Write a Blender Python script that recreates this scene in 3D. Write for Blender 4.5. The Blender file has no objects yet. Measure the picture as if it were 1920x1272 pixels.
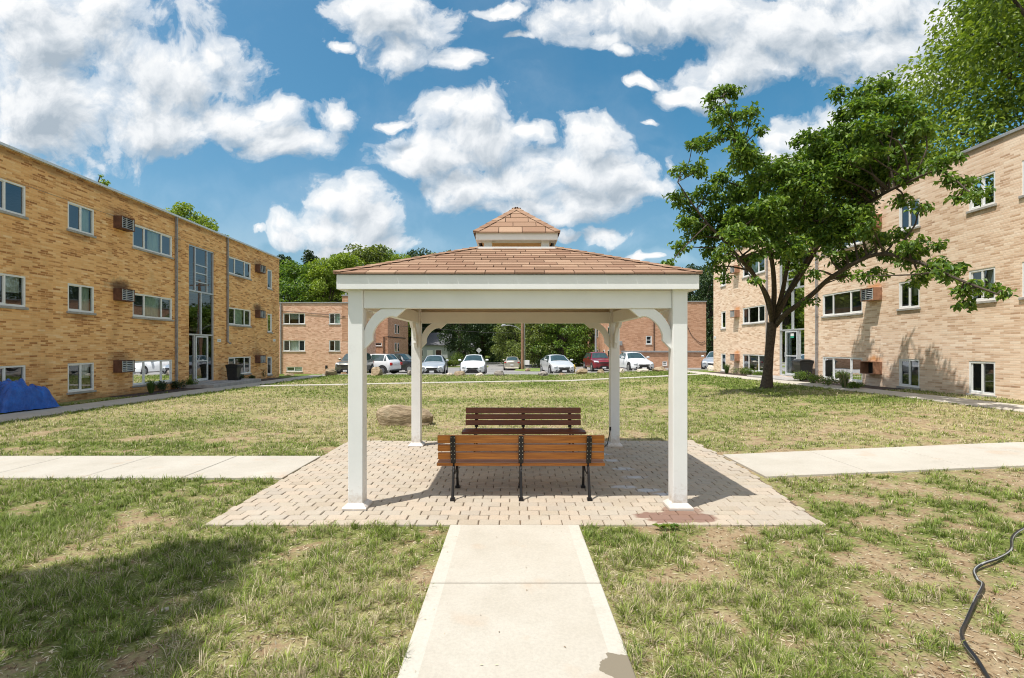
import bpy, bmesh, math, random
import numpy as np
from mathutils import Vector, Matrix, noise as mnoise
random.seed(7)
PI = math.pi
scene = bpy.context.scene
LINK = scene.collection.objects.link

# ------------------------------------------------------------------ terrain
def R_(x):
    xs = (-300, 2.9, 8, 13, 30, 300); rs = (0, 0, .22, .33, .33, .33)
    return float(np.interp(x, xs, rs))
def D_(y):
    return float(np.interp(y, (-60, 14, 34, 44, 54, 100, 150, 420), (0, 0, -.2, -.65, -.8, -.8, 5.0, 30.0)))
def g(x, y): return R_(x) + D_(y)
CAMH, FPX = 1.71, 939.0
def AX(px, y): return (px - 960) / FPX * y               # sideways position of a sight line at distance y
def HZ(py, y): return CAMH + (651 - py) / FPX * y        # height of a sight line at distance y

# ------------------------------------------------------------------ numpy value noise
def vnoise(x, y, scale, seed):
    rs = np.random.RandomState(seed); T = rs.rand(256, 256)
    x = np.asarray(x, float) / scale + 1000.3; y = np.asarray(y, float) / scale + 1000.7
    xi = np.floor(x).astype(int); yi = np.floor(y).astype(int); fx = x - xi; fy = y - yi
    fx = fx * fx * (3 - 2 * fx); fy = fy * fy * (3 - 2 * fy)
    a = T[xi % 256, yi % 256]; b = T[(xi + 1) % 256, yi % 256]; c = T[xi % 256, (yi + 1) % 256]; d = T[(xi + 1) % 256, (yi + 1) % 256]
    return (a * (1 - fx) + b * fx) * (1 - fy) + (c * (1 - fx) + d * fx) * fy
def fbm(x, y, scale, seed, oct=3):
    s = 0; a = 1; t = 0
    for i in range(oct):
        s = s + a * vnoise(x, y, scale / 2 ** i, seed + i * 17); t += a; a *= .55
    return s / t

# ------------------------------------------------------------------ materials
def newmat(name):
    m = bpy.data.materials.new(name); m.use_nodes = True
    nt = m.node_tree
    for n in list(nt.nodes): nt.nodes.remove(n)
    out = nt.nodes.new('ShaderNodeOutputMaterial'); p = nt.nodes.new('ShaderNodeBsdfPrincipled')
    nt.links.new(p.outputs[0], out.inputs[0])
    return m, nt, p, out
def nd(nt, t, **kw):
    n = nt.nodes.new(t)
    for k, v in kw.items():
        if k.startswith('i_'): n.inputs[k[2:].replace('_', ' ')].default_value = v
        else: setattr(n, k, v)
    return n
def ramp(nt, stops, fac=None, interp='LINEAR'):
    r = nt.nodes.new('ShaderNodeValToRGB'); e = r.color_ramp.elements; r.color_ramp.interpolation = interp
    while len(e) < len(stops): e.new(.5)
    for k, (p, c) in enumerate(stops):
        e[k].position = p; e[k].color = (c, c, c, 1) if isinstance(c, (int, float)) else (*c, 1)
    if fac is not None: nt.links.new(fac, r.inputs[0])
    return r.outputs[0]
def mixc(nt, fac, a, b, mode='MIX'):
    n = nt.nodes.new('ShaderNodeMix'); n.data_type = 'RGBA'; n.blend_type = mode
    for i, v in ((0, fac), (6, a), (7, b)):
        if hasattr(v, 'is_output'): nt.links.new(v, n.inputs[i])
        elif i == 0: n.inputs[0].default_value = v
        else: n.inputs[i].default_value = (*v, 1) if len(v) == 3 else v
    return n.outputs[2]
def math_(nt, op, a, b=0.0, c=None, clamp=False):
    n = nt.nodes.new('ShaderNodeMath'); n.operation = op; n.use_clamp = clamp
    for i, v in enumerate((a, b) if c is None else (a, b, c)):
        if hasattr(v, 'is_output'): nt.links.new(v, n.inputs[i])
        else: n.inputs[i].default_value = v
    return n.outputs[0]
def noise_(nt, vec, scale, detail=3, rough=.5, out=0):
    n = nd(nt, 'ShaderNodeTexNoise', i_Scale=scale, i_Detail=detail, i_Roughness=rough)
    if vec is not None: nt.links.new(vec, n.inputs['Vector'])
    return n.outputs[out]
def coords(nt, kind='Object'): return nt.nodes.new('ShaderNodeTexCoord').outputs[kind]
def bump_(nt, p, h, strength=.3, dist=.01):
    b = nd(nt, 'ShaderNodeBump', i_Strength=strength, i_Distance=dist)
    nt.links.new(h, b.inputs['Height']); nt.links.new(b.outputs[0], p.inputs['Normal'])
def plain(name, col, rough=.6, metal=0.0, var=.08, scale=9, bump=0.0, bscale=60, spec=.5):
    m, nt, p, out = newmat(name); co = coords(nt)
    n = noise_(nt, co, scale, 4, .6)
    lo = tuple(max(0, c * (1 - var)) for c in col); hi = tuple(min(1, c * (1 + var)) for c in col)
    c = ramp(nt, ((.3, lo), (.7, hi)), n); nt.links.new(c, p.inputs['Base Color'])
    p.inputs['Roughness'].default_value = rough; p.inputs['Metallic'].default_value = metal
    p.inputs['Specular IOR Level'].default_value = spec
    if bump: bump_(nt, p, noise_(nt, co, bscale, 3), bump, .01)
    return m
def brick_mat(name, cols, mortar, bw=.30, bh=.068, ms=.007, rough=.85, stain=(.35, .22, .1), stain_amt=.35, seed=0.0, smudges=()):
    m, nt, p, out = newmat(name); co = coords(nt)
    sx = nt.nodes.new('ShaderNodeSeparateXYZ'); nt.links.new(co, sx.inputs[0])
    u = math_(nt, 'ADD', sx.outputs[0], sx.outputs[1]); cb = nt.nodes.new('ShaderNodeCombineXYZ')
    nt.links.new(u, cb.inputs[0]); nt.links.new(sx.outputs[2], cb.inputs[1]); cb.inputs[2].default_value = seed
    b = nd(nt, 'ShaderNodeTexBrick', offset=.37, offset_frequency=2)
    for k, v in (('Scale', 1), ('Mortar Size', ms), ('Mortar Smooth', .3), ('Bias', 0), ('Brick Width', bw), ('Row Height', bh)): b.inputs[k].default_value = v
    b.inputs['Color1'].default_value = (0, 0, 0, 1); b.inputs['Color2'].default_value = (1, 1, 1, 1); b.inputs['Mortar'].default_value = (.5, .5, .5, 1)
    nt.links.new(cb.outputs[0], b.inputs['Vector'])
    mp = nd(nt, 'ShaderNodeMapping'); mp.inputs['Scale'].default_value = (.9, 9, 1); nt.links.new(cb.outputs[0], mp.inputs[0])
    n = noise_(nt, mp.outputs[0], 1.6, 5, .7)
    f = math_(nt, 'ADD', math_(nt, 'MULTIPLY', b.outputs['Color'], .58), math_(nt, 'MULTIPLY', n, .95)); f = math_(nt, 'SUBTRACT', f, .22)
    c = ramp(nt, [(k / (len(cols) - 1), q) for k, q in enumerate(cols)], f)
    c = mixc(nt, b.outputs['Fac'], c, mortar)
    mp2 = nd(nt, 'ShaderNodeMapping'); mp2.inputs['Scale'].default_value = (1, .45, 1); nt.links.new(cb.outputs[0], mp2.inputs[0])
    s = noise_(nt, mp2.outputs[0], .9, 5, .62); sf = ramp(nt, ((.52, 0), (.78, stain_amt)), s)
    c = mixc(nt, sf, c, stain)
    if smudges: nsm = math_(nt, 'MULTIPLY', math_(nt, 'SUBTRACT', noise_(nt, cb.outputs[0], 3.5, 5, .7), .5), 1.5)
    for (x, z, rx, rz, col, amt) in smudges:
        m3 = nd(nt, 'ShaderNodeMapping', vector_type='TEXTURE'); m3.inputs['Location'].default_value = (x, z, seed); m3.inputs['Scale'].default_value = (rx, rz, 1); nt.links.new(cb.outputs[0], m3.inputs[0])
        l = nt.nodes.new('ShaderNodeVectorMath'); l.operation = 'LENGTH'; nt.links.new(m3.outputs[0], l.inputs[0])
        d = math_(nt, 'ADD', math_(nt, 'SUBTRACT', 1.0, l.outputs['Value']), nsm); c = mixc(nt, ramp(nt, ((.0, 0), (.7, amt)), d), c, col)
    nt.links.new(c, p.inputs['Base Color']); p.inputs['Roughness'].default_value = rough
    inv = math_(nt, 'SUBTRACT', 1.0, b.outputs['Fac']); bump_(nt, p, math_(nt, 'ADD', inv, math_(nt, 'MULTIPLY', noise_(nt, co, 40, 3), .4)), .55, .012)
    return m
def island_mat(name, cols, rough=.7, var=None, bump=.2, bscale=80, spec=.3, big=None, mult=None):
    m, nt, p, out = newmat(name); co = coords(nt)
    ge = nt.nodes.new('ShaderNodeNewGeometry')
    c = ramp(nt, [(k / (len(cols) - 1), q) for k, q in enumerate(cols)], ge.outputs['Random Per Island'])
    n = noise_(nt, co, bscale, 4, .65)
    c = mixc(nt, .5, c, ramp(nt, ((.25, .35), (.75, .65)), n), 'OVERLAY')
    if big: c = mixc(nt, ramp(nt, ((.5, 0), (.75, big[1])), noise_(nt, co, big[2], 4, .6)), c, big[0])
    nt.links.new(c, p.inputs['Base Color']); p.inputs['Roughness'].default_value = rough; p.inputs['Specular IOR Level'].default_value = spec
    if bump: bump_(nt, p, n, bump, .006)
    return m
def leaf_mat(name, cols, trans=.35, rough=.45):
    m, nt, p, out = newmat(name)
    ge = nt.nodes.new('ShaderNodeNewGeometry')
    c = ramp(nt, [(k / (len(cols) - 1), q) for k, q in enumerate(cols)], ge.outputs['Random Per Island'])
    nt.links.new(c, p.inputs['Base Color']); p.inputs['Roughness'].default_value = rough; p.inputs['Specular IOR Level'].default_value = .4
    t = nt.nodes.new('ShaderNodeBsdfTranslucent'); c2 = mixc(nt, 1.0, c, (1.0, 1.0, .45), 'MULTIPLY'); nt.links.new(mixc(nt, .5, c2, c2, 'ADD'), t.inputs[0])
    mx = nt.nodes.new('ShaderNodeMixShader'); mx.inputs[0].default_value = trans
    nt.links.new(p.outputs[0], mx.inputs[1]); nt.links.new(t.outputs[0], mx.inputs[2]); nt.links.new(mx.outputs[0], out.inputs[0])
    return m
def glass_mat(name, tint=(.75, .84, .82), base=.10, rough=.015, wav=.06):
    m, nt, p, out = newmat(name); nt.nodes.remove(p)
    tr = nt.nodes.new('ShaderNodeBsdfTransparent'); tr.inputs[0].default_value = (*tint, 1)
    gl = nt.nodes.new('ShaderNodeBsdfGlossy'); gl.inputs['Roughness'].default_value = rough; gl.inputs[0].default_value = (.95, .97, 1, 1)
    b = nd(nt, 'ShaderNodeBump', i_Strength=wav, i_Distance=.02); nt.links.new(noise_(nt, coords(nt), 1.3, 1), b.inputs['Height'])
    nt.links.new(b.outputs[0], gl.inputs['Normal'])
    fr = nd(nt, 'ShaderNodeFresnel', i_IOR=1.5)
    f = math_(nt, 'ADD', math_(nt, 'MULTIPLY', fr.outputs[0], 1.15), base, clamp=True)
    mx = nt.nodes.new('ShaderNodeMixShader'); nt.links.new(f, mx.inputs[0]); nt.links.new(tr.outputs[0], mx.inputs[1]); nt.links.new(gl.outputs[0], mx.inputs[2])
    nt.links.new(mx.outputs[0], out.inputs[0]); return m

M = {}
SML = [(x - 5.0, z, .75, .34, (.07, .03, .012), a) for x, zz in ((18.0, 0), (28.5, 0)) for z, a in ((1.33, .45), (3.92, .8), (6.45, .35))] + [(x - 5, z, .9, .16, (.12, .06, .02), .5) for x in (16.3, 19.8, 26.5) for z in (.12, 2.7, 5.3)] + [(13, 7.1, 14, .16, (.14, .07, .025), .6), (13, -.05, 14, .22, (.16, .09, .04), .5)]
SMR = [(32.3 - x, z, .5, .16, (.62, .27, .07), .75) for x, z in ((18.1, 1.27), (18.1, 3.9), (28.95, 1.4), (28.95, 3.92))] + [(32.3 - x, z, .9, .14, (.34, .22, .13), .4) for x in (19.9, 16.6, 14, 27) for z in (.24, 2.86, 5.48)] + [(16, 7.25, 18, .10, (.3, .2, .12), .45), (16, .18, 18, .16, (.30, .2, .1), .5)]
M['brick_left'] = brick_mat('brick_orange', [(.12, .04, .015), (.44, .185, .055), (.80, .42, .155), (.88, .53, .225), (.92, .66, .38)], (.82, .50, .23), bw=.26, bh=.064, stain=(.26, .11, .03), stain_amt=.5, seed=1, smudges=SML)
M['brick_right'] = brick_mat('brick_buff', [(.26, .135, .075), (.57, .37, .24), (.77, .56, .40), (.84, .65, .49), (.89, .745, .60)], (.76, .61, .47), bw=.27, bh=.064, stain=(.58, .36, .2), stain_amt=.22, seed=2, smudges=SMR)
M['brick_pink'] = brick_mat('brick_pink', [(.36, .17, .10), (.62, .34, .22), (.80, .50, .35), (.84, .58, .43)], (.66, .45, .33), bw=.25, bh=.08, stain=(.36, .2, .12), stain_amt=.3, seed=3)
M['brick_red'] = brick_mat('brick_terracotta', [(.28, .12, .06), (.48, .24, .13), (.60, .33, .20), (.68, .41, .27)], (.50, .34, .24), bw=.3, bh=.08, stain=(.25, .11, .06), stain_amt=.4, seed=4)
M['white'] = plain('white_pvc', (.79, .79, .775), .38, var=.03, scale=3)
_nt = M['white'].node_tree; _p = [n for n in _nt.nodes if n.type == 'BSDF_PRINCIPLED'][0]; _c = _p.inputs['Base Color'].links[0].from_socket; _co = coords(_nt)
_s = _nt.nodes.new('ShaderNodeSeparateXYZ'); _nt.links.new(_co, _s.inputs[0]); _z = math_(_nt, 'ADD', _s.outputs[2], math_(_nt, 'MULTIPLY', math_(_nt, 'SUBTRACT', noise_(_nt, _co, 16, 4, .7), .5), .5))
_c = mixc(_nt, ramp(_nt, ((.02, .55), (.22, 0)), _z), _c, (.40, .30, .20)); _sp = noise_(_nt, _co, 4, 6, .75); _c = mixc(_nt, ramp(_nt, ((.60, 0), (.75, .16)), _sp), _c, (.45, .42, .36)); _nt.links.new(_c, _p.inputs['Base Color'])
M['trimwhite'] = plain('white_vinyl', (.78, .78, .76), .45, var=.04)
M['spout'] = plain('grey_spout', (.30, .29, .29), .5, .2, var=.3)
M['shingle_dark'] = plain('shingle_joint', (.07, .035, .025), .95)
M['metalwhite'] = plain('pale_metal', (.66, .68, .70), .4, .2, var=.12)
M['alu'] = plain('aluminium', (.62, .63, .64), .35, .5, var=.08)
M['coping'] = plain('grey_coping', (.35, .35, .35), .5, .3, var=.2)
M['sill'] = plain('stone_sill', (.36, .34, .31), .8, var=.2, bump=.2)
M['glass'] = glass_mat('window_glass')
M['carglass'] = glass_mat('car_glass', tint=(.25, .32, .32), base=.14)
M['curtain'] = plain('curtain_cloth', (.62, .72, .66), .9, var=.12, scale=2)
M['blind'] = plain('blind_slats', (.72, .72, .68), .8, var=.1, scale=2)
M['screen'] = plain('insect_screen', (.035, .04, .05), .8, var=.2)
M['acbrown'] = plain('rusty_sleeve', (.12, .055, .035), .7, var=.4, scale=6)
M['acorange'] = plain('painted_sleeve', (.33, .17, .10), .7, var=.3, scale=6)
M['acgrille'] = plain('metal_grille', (.55, .55, .52), .5, .3, var=.1)
M['dark'] = plain('dark_void', (.015, .015, .015), .8)
M['black_plastic'] = plain('black_plastic', (.018, .018, .018), .35, var=.3, bump=.1)
M['iron'] = plain('dark_iron', (.012, .010, .010), .45, .2, var=.3, bump=.3)
M['bolt'] = plain('bolt_head', (.55, .5, .42), .3, .8)
M['rubber'] = plain('rubber', (.02, .02, .02), .8)
M['rim'] = plain('alloy_rim', (.45, .46, .48), .3, .8)
M['lamp'] = plain('lamp_lens', (.75, .78, .8), .08, .3, var=.1)
M['redlamp'] = plain('red_lens', (.42, .02, .02), .15)
M['plate'] = plain('licence_plate', (.65, .66, .68), .5)
M['bark'] = plain('bark', (.065, .048, .034), .95, var=.5, scale=14, bump=1.0, bscale=28)
M['polewood'] = plain('weathered_pole', (.26, .15, .09), .9, var=.3, scale=4, bump=.5)
M['soilbed'] = plain('dark_mulch', (.06, .04, .03), .95, var=.5, scale=25, bump=1, bscale=50)
M['ceilwood'] = plain('ceiling_plywood', (.62, .34, .14), .7, var=.2, scale=3)
M['yellow'] = plain('hydrant_yellow', (.65, .45, .06), .5)
M['galv'] = plain('galvanised', (.42, .43, .44), .45, .6, var=.15)
M['signback'] = plain('sign_metal', (.45, .47, .45), .5, .4)
M['roofgrey'] = plain('grey_roofing', (.12, .12, .13), .9, var=.2)
M['siding'] = plain('grey_siding', (.42, .45, .46), .7, var=.06)
M['stoop'] = plain('stoop_concrete', (.34, .32, .30), .85, var=.2, scale=5, bump=.3)
M['curb'] = plain('curb_concrete', (.50, .48, .43), .85, var=.15, scale=3)

def car_paint(name, col, metal=.3):
    m, nt, p, out = newmat(name); p.inputs['Base Color'].default_value = (*col, 1); p.inputs['Roughness'].default_value = .32
    p.inputs['Metallic'].default_value = metal; p.inputs['Coat Weight'].default_value = .8; p.inputs['Coat Roughness'].default_value = .05
    d = noise_(nt, coords(nt), 3, 4); nt.links.new(ramp(nt, ((.3, .28), (.7, .42)), d), p.inputs['Roughness']); return m

# wood slats
def slat_mat(name, a, b, rough=.42):
    m, nt, p, out = newmat(name); co = coords(nt)
    mp = nd(nt, 'ShaderNodeMapping'); mp.inputs['Scale'].default_value = (1.2, 30, 30); nt.links.new(co, mp.inputs[0])
    n = noise_(nt, mp.outputs[0], 2.5, 5, .6); ge = nt.nodes.new('ShaderNodeNewGeometry')
    c = ramp(nt, ((.3, a), (.7, b)), n); c = mixc(nt, .35, c, ramp(nt, ((0, .3), (1, .7)), ge.outputs['Random Per Island']), 'OVERLAY')
    nt.links.new(c, p.inputs['Base Color']); p.inputs['Roughness'].default_value = rough; bump_(nt, p, n, .12, .004); return m
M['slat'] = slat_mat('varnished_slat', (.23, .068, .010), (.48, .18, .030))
M['slat_shaded'] = slat_mat('shaded_slat', (.12, .036, .014), (.22, .068, .022))  # far bench slats, with the gazebo shade put into a darker colour

M['shingle'] = island_mat('roof_shingle', [(.23, .14, .09), (.33, .21, .14), (.27, .16, .105), (.39, .26, .175), (.31, .19, .125)], .9, bump=.5, bscale=220, spec=.15)

def paver_mat():
    m, nt, p, out = newmat('paver_stone'); co = coords(nt); ge = nt.nodes.new('ShaderNodeNewGeometry')
    c = ramp(nt, ((0, (.37, .31, .235)), (.25, (.42, .36, .275)), (.5, (.385, .335, .27)), (.75, (.45, .37, .28)), (1, (.40, .345, .275))), ge.outputs['Random Per Island'])
    n1 = noise_(nt, co, 60, 4, .7); c = mixc(nt, .35, c, ramp(nt, ((.25, .3), (.75, .7)), n1), 'OVERLAY')
    n2 = noise_(nt, co, 1.7, 4, .6); c = mixc(nt, ramp(nt, ((.45, 0), (.7, .5)), n2), c, (.44, .40, .33))
    def blob(cx, cy, rx, ry, col, amt, thr0=.15, thr1=.25, nscale=7, nam=.8):
        nonlocal c
        mp = nd(nt, 'ShaderNodeMapping', vector_type='TEXTURE'); mp.inputs['Location'].default_value = (cx, cy, 0); mp.inputs['Scale'].default_value = (rx, ry, 100)
        nt.links.new(co, mp.inputs[0]); l = nt.nodes.new('ShaderNodeVectorMath'); l.operation = 'LENGTH'; nt.links.new(mp.outputs[0], l.inputs[0])
        d = math_(nt, 'SUBTRACT', 1.0, l.outputs['Value']); d = math_(nt, 'ADD', d, math_(nt, 'MULTIPLY', math_(nt, 'SUBTRACT', noise_(nt, co, nscale, 3), .5), nam))
        f = ramp(nt, ((thr0, 0), (thr1, amt)), d); c = mixc(nt, f, c, col); return f
    f = blob(1.63, 4.98, .5, .22, (.20, .11, .08), .9)
    blob(1.75, 5.15, .25, .22, (.22, .13, .09), .8)
    for (x, y) in ((1.42, 7.9), (1.48, 7.45), (1.53, 6.95), (1.6, 6.5), (1.35, 6.05), (1.62, 5.9), (1.8, 5.75)):  # pale blue sky reflections of wet spots, painted into the paver colour
        blob(x, y, .20, .10, (.62, .68, .76), .6, .1, .6, 14, 1.5)
    nt.links.new(c, p.inputs['Base Color']); p.inputs['Roughness'].default_value = .85; bump_(nt, p, n1, .35, .006); return m
M['paver'] = paver_mat()
M['joint'] = plain('joint_sand', (.14, .10, .065), .95, var=.3, scale=30)

def path_mat():
    m, nt, p, out = newmat('broom_concrete'); co = coords(nt)
    n = noise_(nt, co, 1.3, 5, .6); c = ramp(nt, ((.3, (.41, .375, .31)), (.5, (.45, .415, .35)), (.7, (.48, .45, .385))), n)
    sx = nt.nodes.new('ShaderNodeSeparateXYZ'); nt.links.new(co, sx.inputs[0])
    # smoother trowelled band along the edges of the central walk
    dx = math_(nt, 'ABSOLUTE', math_(nt, 'SUBTRACT', sx.outputs[0], .025)); band = math_(nt, 'MULTIPLY', math_(nt, 'GREATER_THAN', dx, .505), math_(nt, 'LESS_THAN', dx, .7))
    band = math_(nt, 'MULTIPLY', band, math_(nt, 'LESS_THAN', sx.outputs[1], 4.8))
    c = mixc(nt, math_(nt, 'MULTIPLY', band, .7), c, (.50, .475, .41))
    st = noise_(nt, co, 2.2, 3, .5); c = mixc(nt, ramp(nt, ((.62, 0), (.74, .4)), st), c, (.44, .30, .19)); st2 = noise_(nt, co, 4.5, 6, .7); c = mixc(nt, ramp(nt, ((.55, 0), (.8, .35)), st2), c, (.30, .27, .21))
    n3 = noise_(nt, co, 55, 4, .7); c = mixc(nt, .25, c, ramp(nt, ((.25, .3), (.75, .7)), n3), 'OVERLAY')
    sp = noise_(nt, co, 30, 1, .5); c = mixc(nt, ramp(nt, ((.80, 0), (.83, .5)), sp), c, (.2, .15, .1))
    mp = nd(nt, 'ShaderNodeMapping', vector_type='TEXTURE'); mp.inputs['Location'].default_value = (.60, 2.62, 0); mp.inputs['Scale'].default_value = (.16, .16, 100)
    nt.links.new(co, mp.inputs[0]); l = nt.nodes.new('ShaderNodeVectorMath'); l.operation = 'LENGTH'; nt.links.new(mp.outputs[0], l.inputs[0])
    d = math_(nt, 'ADD', math_(nt, 'SUBTRACT', 1.0, l.outputs['Value']), math_(nt, 'MULTIPLY', math_(nt, 'SUBTRACT', noise_(nt, co, 12, 3), .5), .9))
    wet = ramp(nt, ((.16, 0), (.19, 1)), d); c = mixc(nt, wet, c, (.20, .17, .12))
    nt.links.new(c, p.inputs['Base Color']); p.inputs['Roughness'].default_value = .85
    bump_(nt, p, math_(nt, 'ADD', math_(nt, 'MULTIPLY', n3, math_(nt, 'SUBTRACT', 1.0, band)), math_(nt, 'MULTIPLY', n, 1.5)), .3, .006); return m
M['path'] = path_mat()

def asphalt_mat():
    m, nt, p, out = newmat('asphalt'); co = coords(nt)
    c = ramp(nt, ((.3, (.20, .195, .19)), (.7, (.30, .29, .275))), noise_(nt, co, .35, 5, .65))
    c = mixc(nt, .4, c, ramp(nt, ((.3, .3), (.7, .7)), noise_(nt, co, 40, 3)), 'OVERLAY')
    cr = nd(nt, 'ShaderNodeTexVoronoi', feature='DISTANCE_TO_EDGE', i_Scale=.35); nt.links.new(co, cr.inputs['Vector'])
    c = mixc(nt, ramp(nt, ((0, .8), (.012, 0)), cr.outputs[0]), c, (.05, .05, .05))
    nt.links.new(c, p.inputs['Base Color']); p.inputs['Roughness'].default_value = .9; return m
M['asphalt'] = asphalt_mat()

def ground_mat():
    m, nt, p, out = newmat('patchy_lawn_soil'); co = coords(nt)
    at = nd(nt, 'ShaderNodeAttribute', attribute_name='cover'); sx = nt.nodes.new('ShaderNodeSeparateColor'); nt.links.new(at.outputs['Color'], sx.inputs[0])
    cover, dry = sx.outputs[0], sx.outputs[1]
    n1 = noise_(nt, co, 9, 5, .7); n2 = noise_(nt, co, 45, 4, .75)
    soil = ramp(nt, ((.3, (.24, .16, .085)), (.5, (.35, .26, .155)), (.75, (.48, .39, .26))), n1)
    soil = mixc(nt, .45, soil, ramp(nt, ((.25, .25), (.75, .75)), n2), 'OVERLAY')
    straw = ramp(nt, ((.3, (.28, .22, .09)), (.7, (.60, .51, .29))), n2)
    green = ramp(nt, ((.3, (.05, .08, .012)), (.55, (.14, .19, .035)), (.75, (.28, .33, .08))), n2)
    grass = mixc(nt, math_(nt, 'ADD', math_(nt, 'MULTIPLY', dry, .9), math_(nt, 'MULTIPLY', math_(nt, 'SUBTRACT', n1, .5), 1.2), clamp=True), green, straw)
    f = math_(nt, 'ADD', cover, math_(nt, 'MULTIPLY', math_(nt, 'SUBTRACT', n1, .5), 1.4), clamp=True)
    f = ramp(nt, ((.35, 0), (.6, 1)), f)
    c = mixc(nt, f, soil, grass); nt.links.new(c, p.inputs['Base Color']); p.inputs['Roughness'].default_value = .95; p.inputs['Specular IOR Level'].default_value = .15
    bump_(nt, p, math_(nt, 'ADD', n2, math_(nt, 'MULTIPLY', n1, 2)), .9, .02); return m
M['ground'] = ground_mat()

def blade_mat():
    m, nt, p, out = newmat('grass_blades'); at = nd(nt, 'ShaderNodeAttribute', attribute_name='Col')
    nt.links.new(at.outputs['Color'], p.inputs['Base Color']); p.inputs['Roughness'].default_value = .55; p.inputs['Specular IOR Level'].default_value = .3
    t = nt.nodes.new('ShaderNodeBsdfTranslucent'); nt.links.new(at.outputs['Color'], t.inputs[0]); mx = nt.nodes.new('ShaderNodeMixShader'); mx.inputs[0].default_value = .3
    nt.links.new(p.outputs[0], mx.inputs[1]); nt.links.new(t.outputs[0], mx.inputs[2]); nt.links.new(mx.outputs[0], out.inputs[0]); return m
M['blade'] = blade_mat()
M['leaf_main'] = leaf_mat('leaf_mid_green', [(.045, .10, .018), (.085, .165, .026), (.13, .225, .033), (.22, .31, .05), (.065, .13, .024)])
M['leaf_yellow'] = leaf_mat('leaf_yellow_green', [(.12, .18, .025), (.20, .28, .04), (.28, .36, .05), (.16, .24, .035)])
M['leaf_dark'] = leaf_mat('leaf_dark_green', [(.02, .045, .015), (.035, .07, .02), (.055, .095, .025), (.03, .06, .02)], .25)
M['leaf_olive'] = leaf_mat('leaf_olive', [(.08, .115, .03), (.13, .175, .045), (.20, .245, .06), (.10, .14, .04)])
M['leaf_shrub'] = leaf_mat('leaf_shrub', [(.06, .11, .02), (.11, .18, .03), (.18, .25, .05)], .3)

def rock_mat(name, a, b, c3):
    m, nt, p, out = newmat(name); co = coords(nt)
    mp = nd(nt, 'ShaderNodeMapping'); mp.inputs['Scale'].default_value = (1, 1, 3); nt.links.new(co, mp.inputs[0])
    n = noise_(nt, mp.outputs[0], 3, 6, .65); c = ramp(nt, ((.3, a), (.5, b), (.7, c3)), n); nt.links.new(c, p.inputs['Base Color'])
    p.inputs['Roughness'].default_value = .9; bump_(nt, p, noise_(nt, mp.outputs[0], 7, 6, .7), .8, .05); return m
M['rock'] = rock_mat('tan_rock', (.13, .09, .05), (.32, .24, .15), (.46, .37, .26))
M['rock_dark'] = rock_mat('weathered_rock', (.12, .085, .05), (.30, .225, .14), (.50, .41, .28))
M['rock_grey'] = rock_mat('grey_rock', (.10, .09, .08), (.25, .22, .19), (.40, .36, .32))
M['rock_pale'] = rock_mat('pale_rock', (.38, .33, .26), (.58, .51, .42), (.68, .62, .54))

def tarp_mat():
    m, nt, p, out = newmat('blue_tarp'); co = coords(nt); n = noise_(nt, co, 5, 5, .6)
    nt.links.new(ramp(nt, ((.3, (.01, .06, .30)), (.7, (.02, .14, .55))), n), p.inputs['Base Color']); p.inputs['Roughness'].default_value = .3
    bump_(nt, p, noise_(nt, co, 9, 5, .7), .9, .04); return m
M['tarp'] = tarp_mat()
def hose_mat():
    m, nt, p, out = newmat('striped_hose'); at = nd(nt, 'ShaderNodeAttribute', attribute_name='Col'); nt.links.new(at.outputs['Color'], p.inputs['Base Color']); p.inputs['Roughness'].default_value = .4; return m
M['hose'] = hose_mat()

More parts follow.
